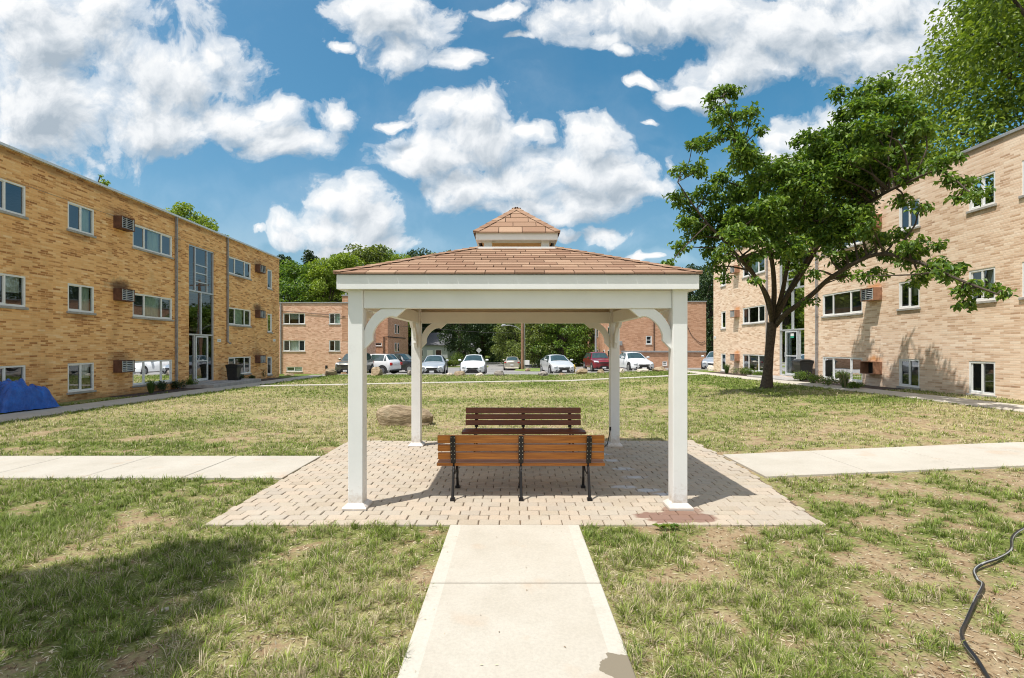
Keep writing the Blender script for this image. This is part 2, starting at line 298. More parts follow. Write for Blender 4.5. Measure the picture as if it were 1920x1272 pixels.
# ------------------------------------------------------------------ object helpers
def tag(o, label=None, cat=None, group=None, kind=None):
    if label: o['label'] = label
    if cat: o['category'] = cat
    if group: o['group'] = group
    if kind: o['kind'] = kind
    return o
def empty(name, loc=(0, 0, 0), rz=0.0, label=None, cat=None, group=None):
    o = bpy.data.objects.new(name, None); LINK(o); o.location = loc; o.rotation_euler = (0, 0, rz); o.empty_display_size = .3
    return tag(o, label, cat, group)
class MB:
    def __init__(s): s.v = []; s.f = []
    def add(s, vs, fs):
        k = len(s.v); s.v += [tuple(p) for p in vs]; s.f += [tuple(i + k for i in f) for f in fs]; return s
    def box(s, x0, x1, y0, y1, z0, z1):
        if x0 > x1: x0, x1 = x1, x0
        if y0 > y1: y0, y1 = y1, y0
        return s.add([(x0, y0, z0), (x1, y0, z0), (x1, y1, z0), (x0, y1, z0), (x0, y0, z1), (x1, y0, z1), (x1, y1, z1), (x0, y1, z1)],
                     [(0, 3, 2, 1), (4, 5, 6, 7), (0, 1, 5, 4), (1, 2, 6, 5), (2, 3, 7, 6), (3, 0, 4, 7)])
    def quad(s, a, b, c, d): return s.add([a, b, c, d], [(0, 1, 2, 3)])
    def prism(s, poly, fn, t0, t1):
        """extrude a 2D outline (list of (a, b)) between t0 and t1; fn(a, b, t) -> point"""
        n = len(poly); vs = [fn(a, b, t0) for a, b in poly] + [fn(a, b, t1) for a, b in poly]
        fs = [tuple(range(n)), tuple(range(2 * n - 1, n - 1, -1))] + [(i, i + n, (i + 1) % n + n, (i + 1) % n) for i in range(n)]
        return s.add(vs, fs)
    def tube(s, pts, rad, seg=8, cap=True):
        pts = [Vector(p) for p in pts]; n = len(pts)
        if not isinstance(rad, (list, tuple)): rad = [rad] * n
        vs = []; up0 = None
        for i, p in enumerate(pts):
            d = (pts[min(i + 1, n - 1)] - pts[max(i - 1, 0)]).normalized()
            a = Vector((0, 0, 1)) if abs(d.z) < .9 else Vector((1, 0, 0))
            if up0 is not None: a = up0
            u = d.cross(a)
            if u.length < 1e-4: u = d.cross(Vector((.3, 1, .2)))
            u.normalize(); w = u.cross(d).normalized(); up0 = w
            for k in range(seg):
                t = 2 * PI * k / seg; vs.append(p + (u * math.cos(t) + w * math.sin(t)) * rad[i])
        fs = []
        for i in range(n - 1):
            for k in range(seg):
                fs.append((i * seg + k, i * seg + (k + 1) % seg, (i + 1) * seg + (k + 1) % seg, (i + 1) * seg + k))
        if cap: fs.append(tuple(range(seg - 1, -1, -1))); fs.append(tuple((n - 1) * seg + k for k in range(seg)))
        return s.add(vs, fs)
    def build(s, name, mat, parent=None, bevel=0.0, smooth=False, sub=0):
        me = bpy.data.meshes.new(name)
        off = Vector((0, 0, 0))
        me.from_pydata(s.v, [], s.f); me.validate()
        bm = bmesh.new(); bm.from_mesh(me)
        bmesh.ops.recalc_face_normals(bm, faces=bm.faces) if getattr(s, 'recalc', True) else None
        if bevel:
            es = [e for e in bm.edges if len(e.link_faces) == 2 and e.calc_face_angle(0) > .6]
            if es: bmesh.ops.bevel(bm, geom=es, offset=bevel, segments=1, affect='EDGES', profile=.5, clamp_overlap=True)
        bm.to_mesh(me); bm.free()
        if smooth:
            me.polygons.foreach_set('use_smooth', [True] * len(me.polygons)); me.set_sharp_from_angle(angle=.7)
        me.materials.append(mat)
        o = bpy.data.objects.new(name, me); LINK(o)
        if parent: o.parent = parent
        return o
def np_mesh(name, V, F, mat, col=None, parent=None, smooth=False, link=True):
    me = bpy.data.meshes.new(name); V = np.asarray(V, np.float32); F = np.asarray(F, np.int32); k = F.shape[1]
    me.vertices.add(len(V)); me.vertices.foreach_set('co', V.ravel()); me.loops.add(F.size); me.loops.foreach_set('vertex_index', F.ravel())
    me.polygons.add(len(F)); me.polygons.foreach_set('loop_start', np.arange(len(F), dtype=np.int32) * k)
    me.update(calc_edges=True)
    if col is not None:
        a = me.color_attributes.new('Col', 'FLOAT_COLOR', 'POINT'); c = np.ones((len(V), 4), np.float32); c[:, :3] = col; a.data.foreach_set('color', c.ravel())
    if smooth: me.polygons.foreach_set('use_smooth', np.ones(len(F), bool))
    me.materials.append(mat); o = bpy.data.objects.new(name, me)
    if link: LINK(o)
    if parent: o.parent = parent
    return o
def structure(o): o['kind'] = 'structure'; return o
def copy_tree(o, parent=None, loc=None, rz=None, label=None, scale=None):
    c = o.copy(); LINK(c)
    if parent: c.parent = parent
    if loc is not None: c.location = loc
    if rz is not None: c.rotation_euler = (0, 0, rz)
    if label: c['label'] = label
    if scale is not None: c.scale = scale if isinstance(scale, (tuple, list)) else (scale,) * 3
    for ch in list(KIDS.get(o.name, [])) or [x for x in o.children if x.name in bpy.data.objects]: copy_tree(ch, c)
    return c
KIDS = {}
# ================================================================== GROUND
def cover_fn(x, y):
    """how thick the grass is (0..1) and how dry (0..1)"""
    x = np.asarray(x, float); y = np.asarray(y, float)
    base = np.where(x < 0, .66, .50)
    base = np.where(y > 8, np.interp(y, (8, 12, 18, 26, 34), (.60, .68, .72, .78, .9)), base)
    base = base + np.where((x > 3) & (y > 8) & (y < 11), -.10, 0) + np.where((x < -4) & (y < 9), .08, 0) + np.where((x > 8) & (y > 12), .18, 0)
    base = base + np.where(x < -11.2, .3, 0) + np.where((x > 0) & (x < 2.6) & (y < 4.75), np.interp(np.abs(x - .64), (0, .8), (.16, 0)), 0)
    c = base + .03 + (fbm(x, y, 1.15, 3) - .5) * .50 + (fbm(x, y, .28, 9, 2) - .5) * 1.05
    dry = np.where(y < 9, np.where(x < 0, .30, .40), np.interp(y, (9, 14, 22, 27, 34), (.62, .62, .50, .26, .12))) + (fbm(x, y, 2.2, 31) - .5) * 1.1
    dry = dry - np.where((x > 8) & (y > 13), .35, 0) - np.where(x < -11.2, .4, 0) - np.where(y > 45, .3, 0)
    return np.clip(c, 0, 1), np.clip(dry, 0, 1)
def lines(fine, coarse): return sorted(set(round(v, 3) for v in list(fine) + list(coarse)))
gx = lines(np.arange(-14, 14.01, .16), [-300, -200, -120, -80, -60, -45, -35, -28, -24, -20, -17, -15.5, 2.9, 8, 13, 15, 17, 20, 24, 30, 35, 45, 60, 80, 120, 200, 300])
gy = lines(np.arange(1.6, 34.1, .16), [-60, -40, -20, -10, -5, -2, 0, 14, 34, 35, 36, 38, 40, 42, 44, 46, 48, 50, 52, 54, 57, 60, 64, 68, 74, 80, 90, 100, 120, 150, 200, 300, 420])
GX, GY = np.meshgrid(gx, gy, indexing='ij')
GZ = np.vectorize(R_)(GX) + np.vectorize(D_)(GY)
V = np.stack([GX.ravel(), GY.ravel(), GZ.ravel()], 1); ny = len(gy); nx = len(gx)
ii, jj = np.meshgrid(np.arange(nx - 1), np.arange(ny - 1), indexing='ij'); ii = ii.ravel(); jj = jj.ravel()
F = np.stack([ii * ny + jj, (ii + 1) * ny + jj, (ii + 1) * ny + jj + 1, ii * ny + jj + 1], 1)
gr = np_mesh('ground', V, F, M['ground']); structure(gr)
cv, dr = cover_fn(V[:, 0], V[:, 1]); a = gr.data.color_attributes.new('cover', 'FLOAT_COLOR', 'POINT')
cc = np.ones((len(V), 4), np.float32); cc[:, 0] = cv; cc[:, 1] = dr; a.data.foreach_set('color', cc.ravel())

def strip(name, poly_l, poly_r, mat, dz, thick=.0, parts=None, mb=None):
    """sheet between two polylines (same count), following the terrain"""
    m_ = mb or MB(); vs = []
    for (a, b) in zip(poly_l, poly_r):
        vs.append((a[0], a[1], g(*a) + dz)); vs.append((b[0], b[1], g(*b) + dz))
    n = len(poly_l); fs = [(2 * i, 2 * i + 1, 2 * i + 3, 2 * i + 2) for i in range(n - 1)]
    k = len(vs)
    vs2 = vs + [(x, y, z - dz - .03) for x, y, z in vs]
    fs += [(2 * i, 2 * i + 2, 2 * i + 2 + k, 2 * i + k) for i in range(n - 1)] + [(2 * i + 1, 2 * i + 1 + k, 2 * i + 3 + k, 2 * i + 3) for i in range(n - 1)]
    fs += [(0, 0 + k, 1 + k, 1), (2 * n - 2, 2 * n - 1, 2 * n - 1 + k, 2 * n - 2 + k)]
    m_.add(vs2, fs)
    return m_ if mb else structure(m_.build(name, mat))

# central walk: separate slabs with tooled joints
mb = MB(); ys = [4.745, 3.573, 2.36, 1.15, -.05, -1.25, -2.45]
for a, b in zip(ys[:-1], ys[1:]): mb.box(-.585, .634, b + .009, a - .009, -.05, .03)
structure(mb.build('central_footpath', M['path'], bevel=.006))
mb = MB()
for k in range(9):   # left side path
    x1 = -2.955 - k * 1.3; x0 = x1 - 1.29
    if k == 0: mb.prism([(-2.955, 6.45), (-2.955, 7.74), (-4.24, 7.74), (-4.24, 6.45)], lambda a, b, t: (a, b, t), -.05, .03)
    else: mb.box(x0, x1 - .0, 6.45, 7.74, -.05, .03)
structure(mb.build('side_footpath', M['path'], bevel=.006))
mb = MB()
xs_ = [3.27, 4.6, 5.9, 7.2, 8.5, 9.8, 11.1, 12.0]
for a, b in zip(xs_[:-1], xs_[1:]):
    bb = b - .012
    mb.add([(a, 6.45, R_(a) + .03), (bb, 6.45, R_(bb) + .03), (bb, 7.76, R_(bb) + .03), (a, 7.76, R_(a) + .03),
            (a, 6.45, -.05), (bb, 6.45, -.05), (bb, 7.76, -.05), (a, 7.76, -.05)],
           [(0, 1, 2, 3), (0, 4, 5, 1), (1, 5, 6, 2), (2, 6, 7, 3), (3, 7, 4, 0)])
structure(mb.build('side_footpath', M['path'], bevel=.005))

# building-side walks and the cross walk near the lot
def walk(name, pts, w, mat, dz=.02):
    L, Rr = [], []
    for i, p in enumerate(pts):
        p = Vector(p); d = (Vector(pts[min(i + 1, len(pts) - 1)]) - Vector(pts[max(i - 1, 0)])).normalized(); n = Vector((-d.y, d.x)) * w / 2
        L.append(tuple(p + n)); Rr.append(tuple(p - n))
    return strip(name, L, Rr, mat, dz)
WY = [3, 6, 9, 11, 14, 17, 20, 23, 26, 29, 31, 34]
walk('left_footpath', [(-12.15 - .034 * (y - 12), y) for y in WY], 1.25, M['path'])
walk('right_footpath', [(11.6 + (0 if y < 20 else -.05 * (y - 20) * .4), y) for y in WY], 1.05, M['path'])
walk('cross_footpath', [(-12.4, 22.6), (-11, 23.1), (-8, 24), (-4, 25.4), (0, 26.5), (2.9, 27), (8, 27.4), (11.3, 29)], .8, M['path'], .028)

# parking lot and street
def sheet(name, x0, x1, y0, y1, mat, dz):
    X = [x for x in gx if x0 < x < x1 and (abs(x - round(x)) < .01 or x in (2.9, 8, 13, 30))]; X = [x0] + X + [x1]
    Y = [y0] + [y for y in gy if y0 < y < y1] + [y1]
    vs = [(x, y, g(x, y) + dz) for x in X for y in Y]; n = len(Y)
    fs = [(i * n + j, (i + 1) * n + j, (i + 1) * n + j + 1, i * n + j + 1) for i in range(len(X) - 1) for j in range(n - 1)]
    return structure(MB().add(vs, fs).build(name, mat))
sheet('parking_lot', -13.2, 26, 34.4, 61, M['asphalt'], .02)
sheet('street', -60, 70, 66, 72, M['asphalt'], .02)
sheet('lot_driveway', -3, 4, 61, 66, M['asphalt'], .02)
mb = MB()
for x in range(-13, 26, 3): strip('', [(x, 34.25), (x + 2.98, 34.25)], [(x, 34.42), (x + 2.98, 34.42)], None, .09, mb=mb)
for (yy, xa, xb) in ((65.7, -60, -3), (65.7, 4, 60), (72, -60, 60)): strip('', [(xa, yy), (xb, yy)], [(xa, yy + .25), (xb, yy + .25)], None, .12, mb=mb)
structure(mb.build('kerb', M['curb']))
# grassed island round the pole
isl = MB(); ring = [(2.5 + 2.3 * math.cos(t), 53 + 3.4 * math.sin(t)) for t in [2 * PI * k / 24 for k in range(24)]]
isl.add([(x, y, g(x, y) + .03) for x, y in ring] + [(2.5 + (x - 2.5) * .9, 53 + (y - 53) * .9, g(x, y) + .15) for x, y in ring] + [(2.5, 53, g(2.5, 53) + .22)],
        [(k, (k + 1) % 24, 24 + (k + 1) % 24, 24 + k) for k in range(24)] + [(24 + k, 24 + (k + 1) % 24, 48) for k in range(24)])
M['lawn'] = plain('mown_lawn', (.16, .22, .05), .95, var=.4, scale=2.5, bump=1, bscale=20)
structure(isl.build('lawn_island', M['lawn']))
# planting beds
M['mulch'] = M['soilbed']
for nm, x0, x1, y0, y1 in (('planting_bed', -14.3, -13.1, 17.4, 22.2), ('planting_bed', -14.6, -13.4, 25.2, 30.4), ('planting_bed', 12.1, 13.1, 16.5, 22.2), ('planting_bed', 12.0, 13.0, 25, 31)):
    sheet(nm, x0, x1, y0, y1, M['mulch'], .012)

# ------------------------------------------------------------------ paved pad
mb = MB(); rnd = random.Random(5); rows = 31; y0p = 4.765; rd = .1378
for r in range(rows):
    ya = y0p + r * rd; yb = ya + rd
    xr = 3.0 + .26 * min(1, max(0, (ya - 4.8) / 2.2)) - (.05 if r % 3 else 0) * rnd.random(); xl = -2.94 + rnd.uniform(-.012, .012)
    x = xl; first = True
    while x < xr - .03:
        w = .201 * (.5 if (first and r % 2) else 1); first = False
        x2 = min(x + w, xr)
        if xr - x2 < .05: x2 = xr
        h = .022 + rnd.uniform(-.0025, .0025) + R_(x); t1 = rnd.uniform(-.0018, .0018); t2 = rnd.uniform(-.0018, .0018)
        gp = .0036; c = .010; a0, a1, b0, b1 = x + gp, x2 - gp, ya + gp, yb - gp; j = lambda: rnd.uniform(-.0025, .0025)
        base = [(a0, b0), (a1, b0), (a1, b1), (a0, b1)]
        oct_ = [(a0 + c, b0 + j()), (a1 - c, b0 + j()), (a1 + j(), b0 + c), (a1 + j(), b1 - c), (a1 - c, b1 + j()), (a0 + c, b1 + j()), (a0 + j(), b1 - c), (a0 + j(), b0 + c)]
        cx, cy = (a0 + a1) / 2, (b0 + b1) / 2
        top = [(cx + (u - cx) * .94, cy + (v - cy) * .91, h + t1 * (1 if u > cx else -1) + t2 * (1 if v > cy else -1)) for u, v in oct_]
        mid = [(u, v, h - .007) for u, v in oct_]; low = [(u, v, -.02) for u, v in oct_]
        mb.add(top + mid + low, [tuple(range(8))] + [(k, k + 8, (k + 1) % 8 + 8, (k + 1) % 8) for k in range(8)] + [(k + 8, k + 16, (k + 1) % 8 + 16, (k + 1) % 8 + 8) for k in range(8)])
        x = x2
structure(mb.build('paved_terrace', M['paver']))
mb = MB(); mb.add([(-2.93, y0p + .01, .009), (2.9, y0p + .01, .009), (2.9, 9.03, .009), (-2.93, 9.03, .009), (2.99, y0p + .01, .011), (3.24, 7.0, .018), (3.24, 9.03, .018)], [(0, 1, 2, 3), (1, 4, 5, 6, 2)])
structure(mb.build('terrace_sand_bed', M['joint']))

# ================================================================== GAZEBO
CX, CY = .06, 6.93; HX, HY = 1.69, 1.645
gz = empty('gazebo', (CX, CY, .02), 0, 'open white gazebo with tan shingled hip roof and small cupola on the paved terrace', 'gazebo')
W2 = .077
for sx in (-1, 1):
    for sy in (-1, 1):
        px, py = sx * HX, sy * HY
        o = MB().box(px - W2, px + W2, py - W2, py + W2, 0, 2.36).build('post', M['white'], gz, bevel=.006)
        # moulded sleeve flare at the foot
        b = MB(); w1, w0 = W2 + .004, W2 + .048
        prof = [(w0, 0), (w0, .022), (w0 - .012, .034), (w1 + .012, .05), (w1, .062)]
        vs = []
        for (w, z) in prof: vs += [(px - w, py - w, z + .004), (px + w, py - w, z + .004), (px + w, py + w, z + .004), (px - w, py + w, z + .004)]
        fs = [(4 * i + k, 4 * i + (k + 1) % 4, 4 * i + 4 + (k + 1) % 4, 4 * i + 4 + k) for i in range(len(prof) - 1) for k in range(4)] + [(16, 17, 18, 19)]
        b.add(vs, fs).build('base_trim', M['white'], o)
BZ0, BZ1 = 2.095, 2.285; bt = .045
for sy in (-1, 1):
    MB().box(-HX + W2 + .001, HX - W2 - .001, sy * HY - bt, sy * HY + bt, BZ0, BZ1).build('beam', M['white'], gz, bevel=.004)
for sx in (-1, 1):
    MB().box(sx * HX - bt, sx * HX + bt, -HY + W2 + .001, HY - W2 - .001, BZ0, BZ1).build('beam', M['white'], gz, bevel=.004)
prof = [(0, .235), (.018, .185), (.05, .13), (.09, .075), (.135, .035), (.185, .0), (.44, .0), (.335, .092), (.30, .082), (.26, .085), (.215, .105), (.17, .14), (.13, .185), (.105, .23), (.09, .275), (.088, .31), (.092, .335), (0, .43)]
for sx in (-1, 1):
    for sy in (-1, 1):
        MB().prism(prof, lambda a, b, t, sx=sx, sy=sy: (sx * (HX - W2 - a), sy * HY + t, BZ0 - b), -.026, .026).build('brace', M['white'], gz, bevel=.003)
        MB().prism(prof, lambda a, b, t, sx=sx, sy=sy: (sx * HX + t, sy * (HY - W2 - a), BZ0 - b), -.026, .026).build('brace', M['white'], gz, bevel=.003)
# soffit + fascia
FXo, FYo = HX + W2 + .088, HY + W2 + .088
FZ0, FZ1 = 2.282, 2.432
mb = MB()
for s in (-1, 1):
    mb.box(-FXo, FXo, s * FYo, s * (FYo - .022), FZ0, FZ1); mb.box(s * FXo, s * (FXo - .022), -FYo + .0225, FYo - .0225, FZ0, FZ1)
mb.build('fascia', M['white'], gz, bevel=.003)
mb = MB()
for s in (-1, 1):
    mb.box(-FXo + .023, FXo - .023, s * (FYo - .023), s * (HY + bt + .002), FZ0 + .006, FZ0 + .016); mb.box(s * (FXo - .023), s * (HX + bt + .002), -HY - bt, HY + bt, FZ0 + .006, FZ0 + .016)
mb.build('soffit', M['white'], gz)
# roof deck and shingles
def hip_roof(parent, a0x, a0y, z0, slope, run, expo, tab, seed, name):
    """four faces; run = horizontal distance climbed; tabs as thin overlapping slabs"""
    rr = random.Random(seed); mb = MB(); L = math.sqrt(1 + slope * slope); th = .012
    n = int(math.ceil(run * L / expo)); dk = MB()
    for side in range(4):
        ax, ay = (a0x, a0y) if side % 2 == 0 else (a0y, a0x)
        def P(u, t, h, side=side, ay=ay):
            # u along eave, t horizontal climb, h height over the deck
            x, y, z = u, -ay + t, z0 + slope * t + h
            for _ in range(side): x, y = -y, x
            return (x, y, z)
        dk.quad(P(-ax, 0, -.012), P(ax, 0, -.012), P(ax - run, run, -.012), P(-ax + run, run, -.012))
        for i in range(n):
            t0 = i * expo / L - (.0 if i else .017); t1 = min(run, (i + 1) * expo / L + .012)
            x = -ax - tab * rr.uniform(0, 1); 
            off = (i % 2) * tab * .5 + rr.uniform(-.02, .02) + (i % 3) * .04
            x = -ax - tab + off; lim0 = ax - t0; lim1 = ax - t1
            while x < ax:
                xa, xb = x + .004, x + tab - .004; x += tab
                A0, B0 = max(xa, -lim0), min(xb, lim0); A1, B1 = max(xa, -lim1), min(xb, lim1)
                if B0 - A0 < .01: continue
                if B1 - A1 < .004: A1 = B1 = (max(-lim1, min(lim1, (A0 + B0) / 2)))
                hb = th + rr.uniform(-.001, .002)
                q = [P(A0, t0, hb), P(B0, t0, hb), P(B1, t1, .001), P(A1, t1, .001), P(A0, t0, -.002), P(B0, t0, -.002)]
                mb.add(q, [(0, 1, 2, 3), (4, 5, 1, 0), (4, 0, 3), (5, 2, 1)])
    deck = dk.build(name, M['shingle_dark'], parent)
    sh = mb.build('shingle_courses', M['shingle'], deck)
    # hip caps
    for side in range(4):
        hc = MB()
        ax, ay = (a0x, a0y) if side % 2 == 0 else (a0y, a0x)
        step = .125 / math.sqrt(2 + slope * slope) * 1.0; t = -.02
        while t < run - .01:
            t2 = min(t + step * 1.35, run); w = .075
            def Q(tt, sgn, h, side=side, ax=ax, ay=ay):
                dx = w / math.sqrt(2) * sgn
                x, y = -ax + tt + (w if sgn > 0 else 0), -ay + tt + (w if sgn < 0 else 0)
                dz = 0
                z = z0 + slope * tt + h
                for _ in range(side): x, y = -y, x
                return (x, y, z)
            v = [Q(t, 1, .022), Q(t, 0, .030), Q(t, -1, .022), Q(t2, 1, .012), Q(t2, 0, .020), Q(t2, -1, .012), Q(t, 1, .012), Q(t, 0, .020), Q(t, -1, .012)]
            hc.add(v, [(0, 1, 4, 3), (1, 2, 5, 4), (6, 7, 1, 0), (7, 8, 2, 1)]); t += step
        hc.build('hip_cap', M['shingle'], deck)
    return deck
RZ, SL = 2.445, .385
hip_roof(gz, FXo + .008, FYo + .008, RZ, SL, FYo - .44, .131, .305, 11, 'roof')
# ceiling under the roof
dk = MB(); cin = .42
for side in range(4):
    ax, ay = (FXo - .03, FYo - .03) if side % 2 == 0 else (FYo - .03, FXo - .03)
    def P(u, t, side=side, ay=ay, ax=ax):
        x, y, z = u, -ay + t, RZ - .035 + SL * t
        for _ in range(side): x, y = -y, x
        return (x, y, z)
    run = FYo - .46; dk.quad(P(-ax, 0), P(ax, 0), P(ax - run, run), P(-ax + run, run))
dk.build('ceiling', M['ceilwood'], gz)
# cupola
cup = MB(); ow = .52
zb = RZ + SL * (FYo - ow) - .03
for s in (-1, 1):
    cup.box(-ow, ow, s * ow, s * (ow - .03), zb - .02, zb + .062); cup.box(s * ow, s * (ow - .03), -ow + .0305, ow - .0305, zb - .02, zb + .062)
cup.box(-ow + .03, ow - .03, -ow + .03, -ow + .10, zb + .03, zb + .055); cup.box(-ow + .03, ow - .03, ow - .10, ow - .03, zb + .03, zb + .055)
co_ = cup.build('cupola', M['white'], gz, bevel=.003)
c2 = zb + .055; c3 = zb + .15
for sx in (-1, 1):
    for sy in (-1, 1): MB().box(sx * .425, sx * .32, sy * .425, sy * .32, c2, c3 + .03).build('cupola_post', M['white'], co_, bevel=.003)
mb = MB(); fw = .525
for s in (-1, 1):
    mb.box(-fw, fw, s * fw, s * (fw - .02), c3, c3 + .092); mb.box(s * fw, s * (fw - .02), -fw + .0205, fw - .0205, c3, c3 + .092)
    mb.box(-fw + .02, fw - .02, s * (fw - .021), s * .30, c3 + .004, c3 + .012); 
mb.build('cupola_fascia', M['white'], co_, bevel=.002)
MB().box(-.46, .46, -.46, .46, c3 + .013, c3 + .03).build('cupola_ceiling', M['ceilwood'], co_)
# cupola roof is a roof of its own under the gazebo (its courses and caps are sub-parts)
hip_roof(gz, fw + .012, fw + .012, c3 + .10, .83, fw + .005, .131, .30, 21, 'cupola_roof')
# short power lead on the rear right post
led = empty('power_cable', (1.66, 8.3, .03), 0, 'short black cable curling at the foot of the rear right gazebo post', 'cable')
MB().tube([(.0, .16, .28), (-.03, .10, .2), (-.07, .05, .06), (-.14, 0, .012), (-.25, -.05, .012), (-.42, -.12, .012)], .008, 6).build('cable', M['rubber'], led, smooth=True)
MB().tube([(.0, .165, .27), (.0, .16, .33)], .016, 8).build('plug', M['rubber'], led)

# ================================================================== BENCHES
def bench(name, loc, rz, label, slatm):
    t = empty(name, loc, rz, label, 'bench', 'slatted park benches facing each other under the gazebo')
    hw = .925; mb = MB()
    lean = math.radians(9)
    for (z0, z1) in ((.435, .515), (.527, .607), (.619, .712)):
        zc = (z0 + z1) / 2; yc = .065 - (zc - .43) * math.tan(lean)
        s = MB(); s.box(-hw, hw, -.017, .017, -(z1 - z0) / 2, (z1 - z0) / 2)
        mb.add([(x, yc + y * math.cos(lean) - z * math.sin(lean), zc + z * math.cos(lean)) for x, y, z in s.v], s.f)
    mb.build('backrest', slatm, t, bevel=.006)
    mb = MB()
    for k, (yc, zc) in enumerate(((.12, .372), (.215, .376), (.31, .384), (.405, .392), (.495, .385))):
        mb.box(-hw - .02, hw + .02, yc - .041, yc + .041, zc - .017, zc + .017)
    mb.build('seat', slatm, t, bevel=.006)
    for x in (-.752, .0, .752):
        f = MB()
        # upright strap that holds the back slats, arched rear and front legs
        f.prism([(-.028, .40), (.028, .40), (.028, .70), (.018, .71), (-.018, .71), (-.028, .70)], lambda a, b, tt, x=x: (x + a, .085 - (b - .43) * math.tan(lean) - .055 - tt, b), 0, .012)
        f.tube([(x, .10, .38), (x, .045, .30), (x, .02, .20), (x, -.01, .10), (x, -.03, .03)], [.015, .014, .015, .016, .018], 6)
        f.tube([(x, .04, .42), (x, .10, .37)], .014, 6)
        f.tube([(x, .09, .355), (x, .25, .345), (x, .46, .36)], .014, 6)
        f.tube([(x, .43, .355), (x, .455, .25), (x, .45, .14), (x, .475, .03)], [.015, .014, .015, .018], 6)
        f.tube([(x, .05, .33), (x, .16, .25), (x, .30, .25), (x, .44, .32)], .009, 6)
        f.box(x - .026, x + .026, -.055, .0, 0, .03); f.box(x - .026, x + .026, .45, .505, 0, .03)
        fo = f.build('iron_frame', M['iron'], t, smooth=False)
        for z in (.45, .50, .54, .595, .635, .69):
            for s in (-1, 1):
                yb = .085 - (z - .43) * math.tan(lean) - .067
                MB().tube([(x + s * .018, yb, z), (x + s * .018, yb - .005, z)], .0045, 6).build('bolt', M['bolt'], fo)
    return t
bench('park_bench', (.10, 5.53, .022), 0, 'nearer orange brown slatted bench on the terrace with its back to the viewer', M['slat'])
bench('park_bench', (.18, 8.10, .022), PI, 'farther red brown slatted bench facing the viewer, gazebo shade put into its colour', M['slat_shaded'])

# ================================================================== ROCKS
def rock(loc, sx, sy, sz, rz, label, mat='rock', seed=0, boxy=0.0, group=None):
    bm = bmesh.new(); bmesh.ops.create_icosphere(bm, subdivisions=4, radius=1)
    o3 = Vector((seed * 3.7, seed * 1.3, seed))
    planes = []; rr = random.Random(seed)
    for k in range(9):
        d = Vector((rr.uniform(-1, 1), rr.uniform(-1, 1), rr.uniform(-.2, 1))).normalized(); planes.append((d, rr.uniform(.55, .80)))
    planes.append((Vector((.05, .1, 1)).normalized(), .62))
    for v in bm.verts:
        p = v.co.copy()
        for d, h in planes:
            e = p.dot(d) - h
            if e > 0: p -= d * e * .93
        p += v.co * (mnoise.fractal(v.co * 1.6 + o3, 1, 2, 5) * .13)
        if boxy:
            q = Vector([math.copysign(abs(c_) ** (1 - boxy), c_) for c_ in p]); p = q * (.62 + .25 * max(0, -p.x)) ; p *= Vector((1, 1, 1)).length / 1.5
            k_ = 1 - .22 * max(0, .1 - p.z) - .35 * max(0, p.x) * 0; p.x *= k_; p.y *= k_; p.z *= (1 - .45 * max(0, p.x))
        v.co = Vector((p.x * sx, p.y * sy, (p.z + .5) * sz))
    zt = max(v.co.z for v in bm.verts)
    for v in bm.verts: v.co.z *= sz / zt
    me = bpy.data.meshes.new('boulder'); bm.to_mesh(me); bm.free()
    me.polygons.foreach_set('use_smooth', [True] * len(me.polygons)); me.set_sharp_from_angle(angle=.5 if not boxy else .16)
    me.materials.append(M[mat]); o = bpy.data.objects.new('boulder', me); LINK(o); o.location = loc; o.rotation_euler = (0, 0, rz)
    return tag(o, label, 'boulder', group)
rock((AX(768, 10.9), 11.0, -.05), .74, .46, .50, .05, 'large flat topped tan boulder on the lawn behind the rear left gazebo post', 'rock_dark', 4, boxy=.42)
RG = 'boulders along the edge of the parking lot'
def lot_rock(x0, x1, ytop, Y, label, mat, seed, dz=0):
    xc = AX((x0 + x1) / 2, Y); w = (x1 - x0) / FPX * Y / 2 * 1.12; zg = g(xc, Y); h = HZ(ytop, Y) - zg
    rock((xc, Y, zg - .04), w, w * .75, h + .04, seed * .9, label, mat, seed, group=RG)
lot_rock(535, 552, 700, 33.4, 'small tan boulder at the foot of the small pink brick building', 'rock', 11)
lot_rock(609, 636, 691, 33.6, 'low tan boulder in front of the grey crossover car', 'rock', 12)
lot_rock(691, 720, 687.5, 33.4, 'big rounded tan boulder beside the white crossover wheel', 'rock', 13)
lot_rock(763, 775, 694, 33.5, 'dark rimmed pale boulder just behind the rear left gazebo post', 'rock_grey', 14)
lot_rock(838, 851, 699, 33.2, 'small beige boulder between the silver sedan and the white hatchback', 'rock_pale', 15)
lot_rock(850, 875, 695.5, 33.3, 'pinkish boulder at the left wheel of the white hatchback', 'rock', 16)
lot_rock(892, 908, 699, 33.1, 'flat whitish boulder under the bumper of the white hatchback', 'rock_pale', 17)
lot_rock(927, 948, 695, 32.9, 'upright dark grey boulder standing alone in the gap between cars', 'rock_grey', 18)
lot_rock(1007, 1033, 696, 33.1, 'jagged grey brown boulder at the left wheel of the silver hatchback', 'rock_grey', 19)
lot_rock(1045, 1061, 699, 33.0, 'small tan boulder under the licence plate of the silver hatchback', 'rock', 20)
lot_rock(1081, 1101, 691, 33.8, 'pinkish round boulder between the silver hatchback and the red vehicle', 'rock', 21)
lot_rock(1119, 1135, 692, 33.9, 'low brown boulder in front of the dark red vehicle', 'rock', 22)
lot_rock(1158, 1173, 691, 33.5, 'pale boulder touching the rear right gazebo post in the view', 'rock_pale', 23)
lot_rock(1195, 1215, 691.5, 33.5, 'pale flat boulder in front of the silver white sedan at right', 'rock_pale', 24)
lot_rock(1223, 1252, 687.5, 33.8, 'long golden tan boulder right of the silver white sedan', 'rock', 25)
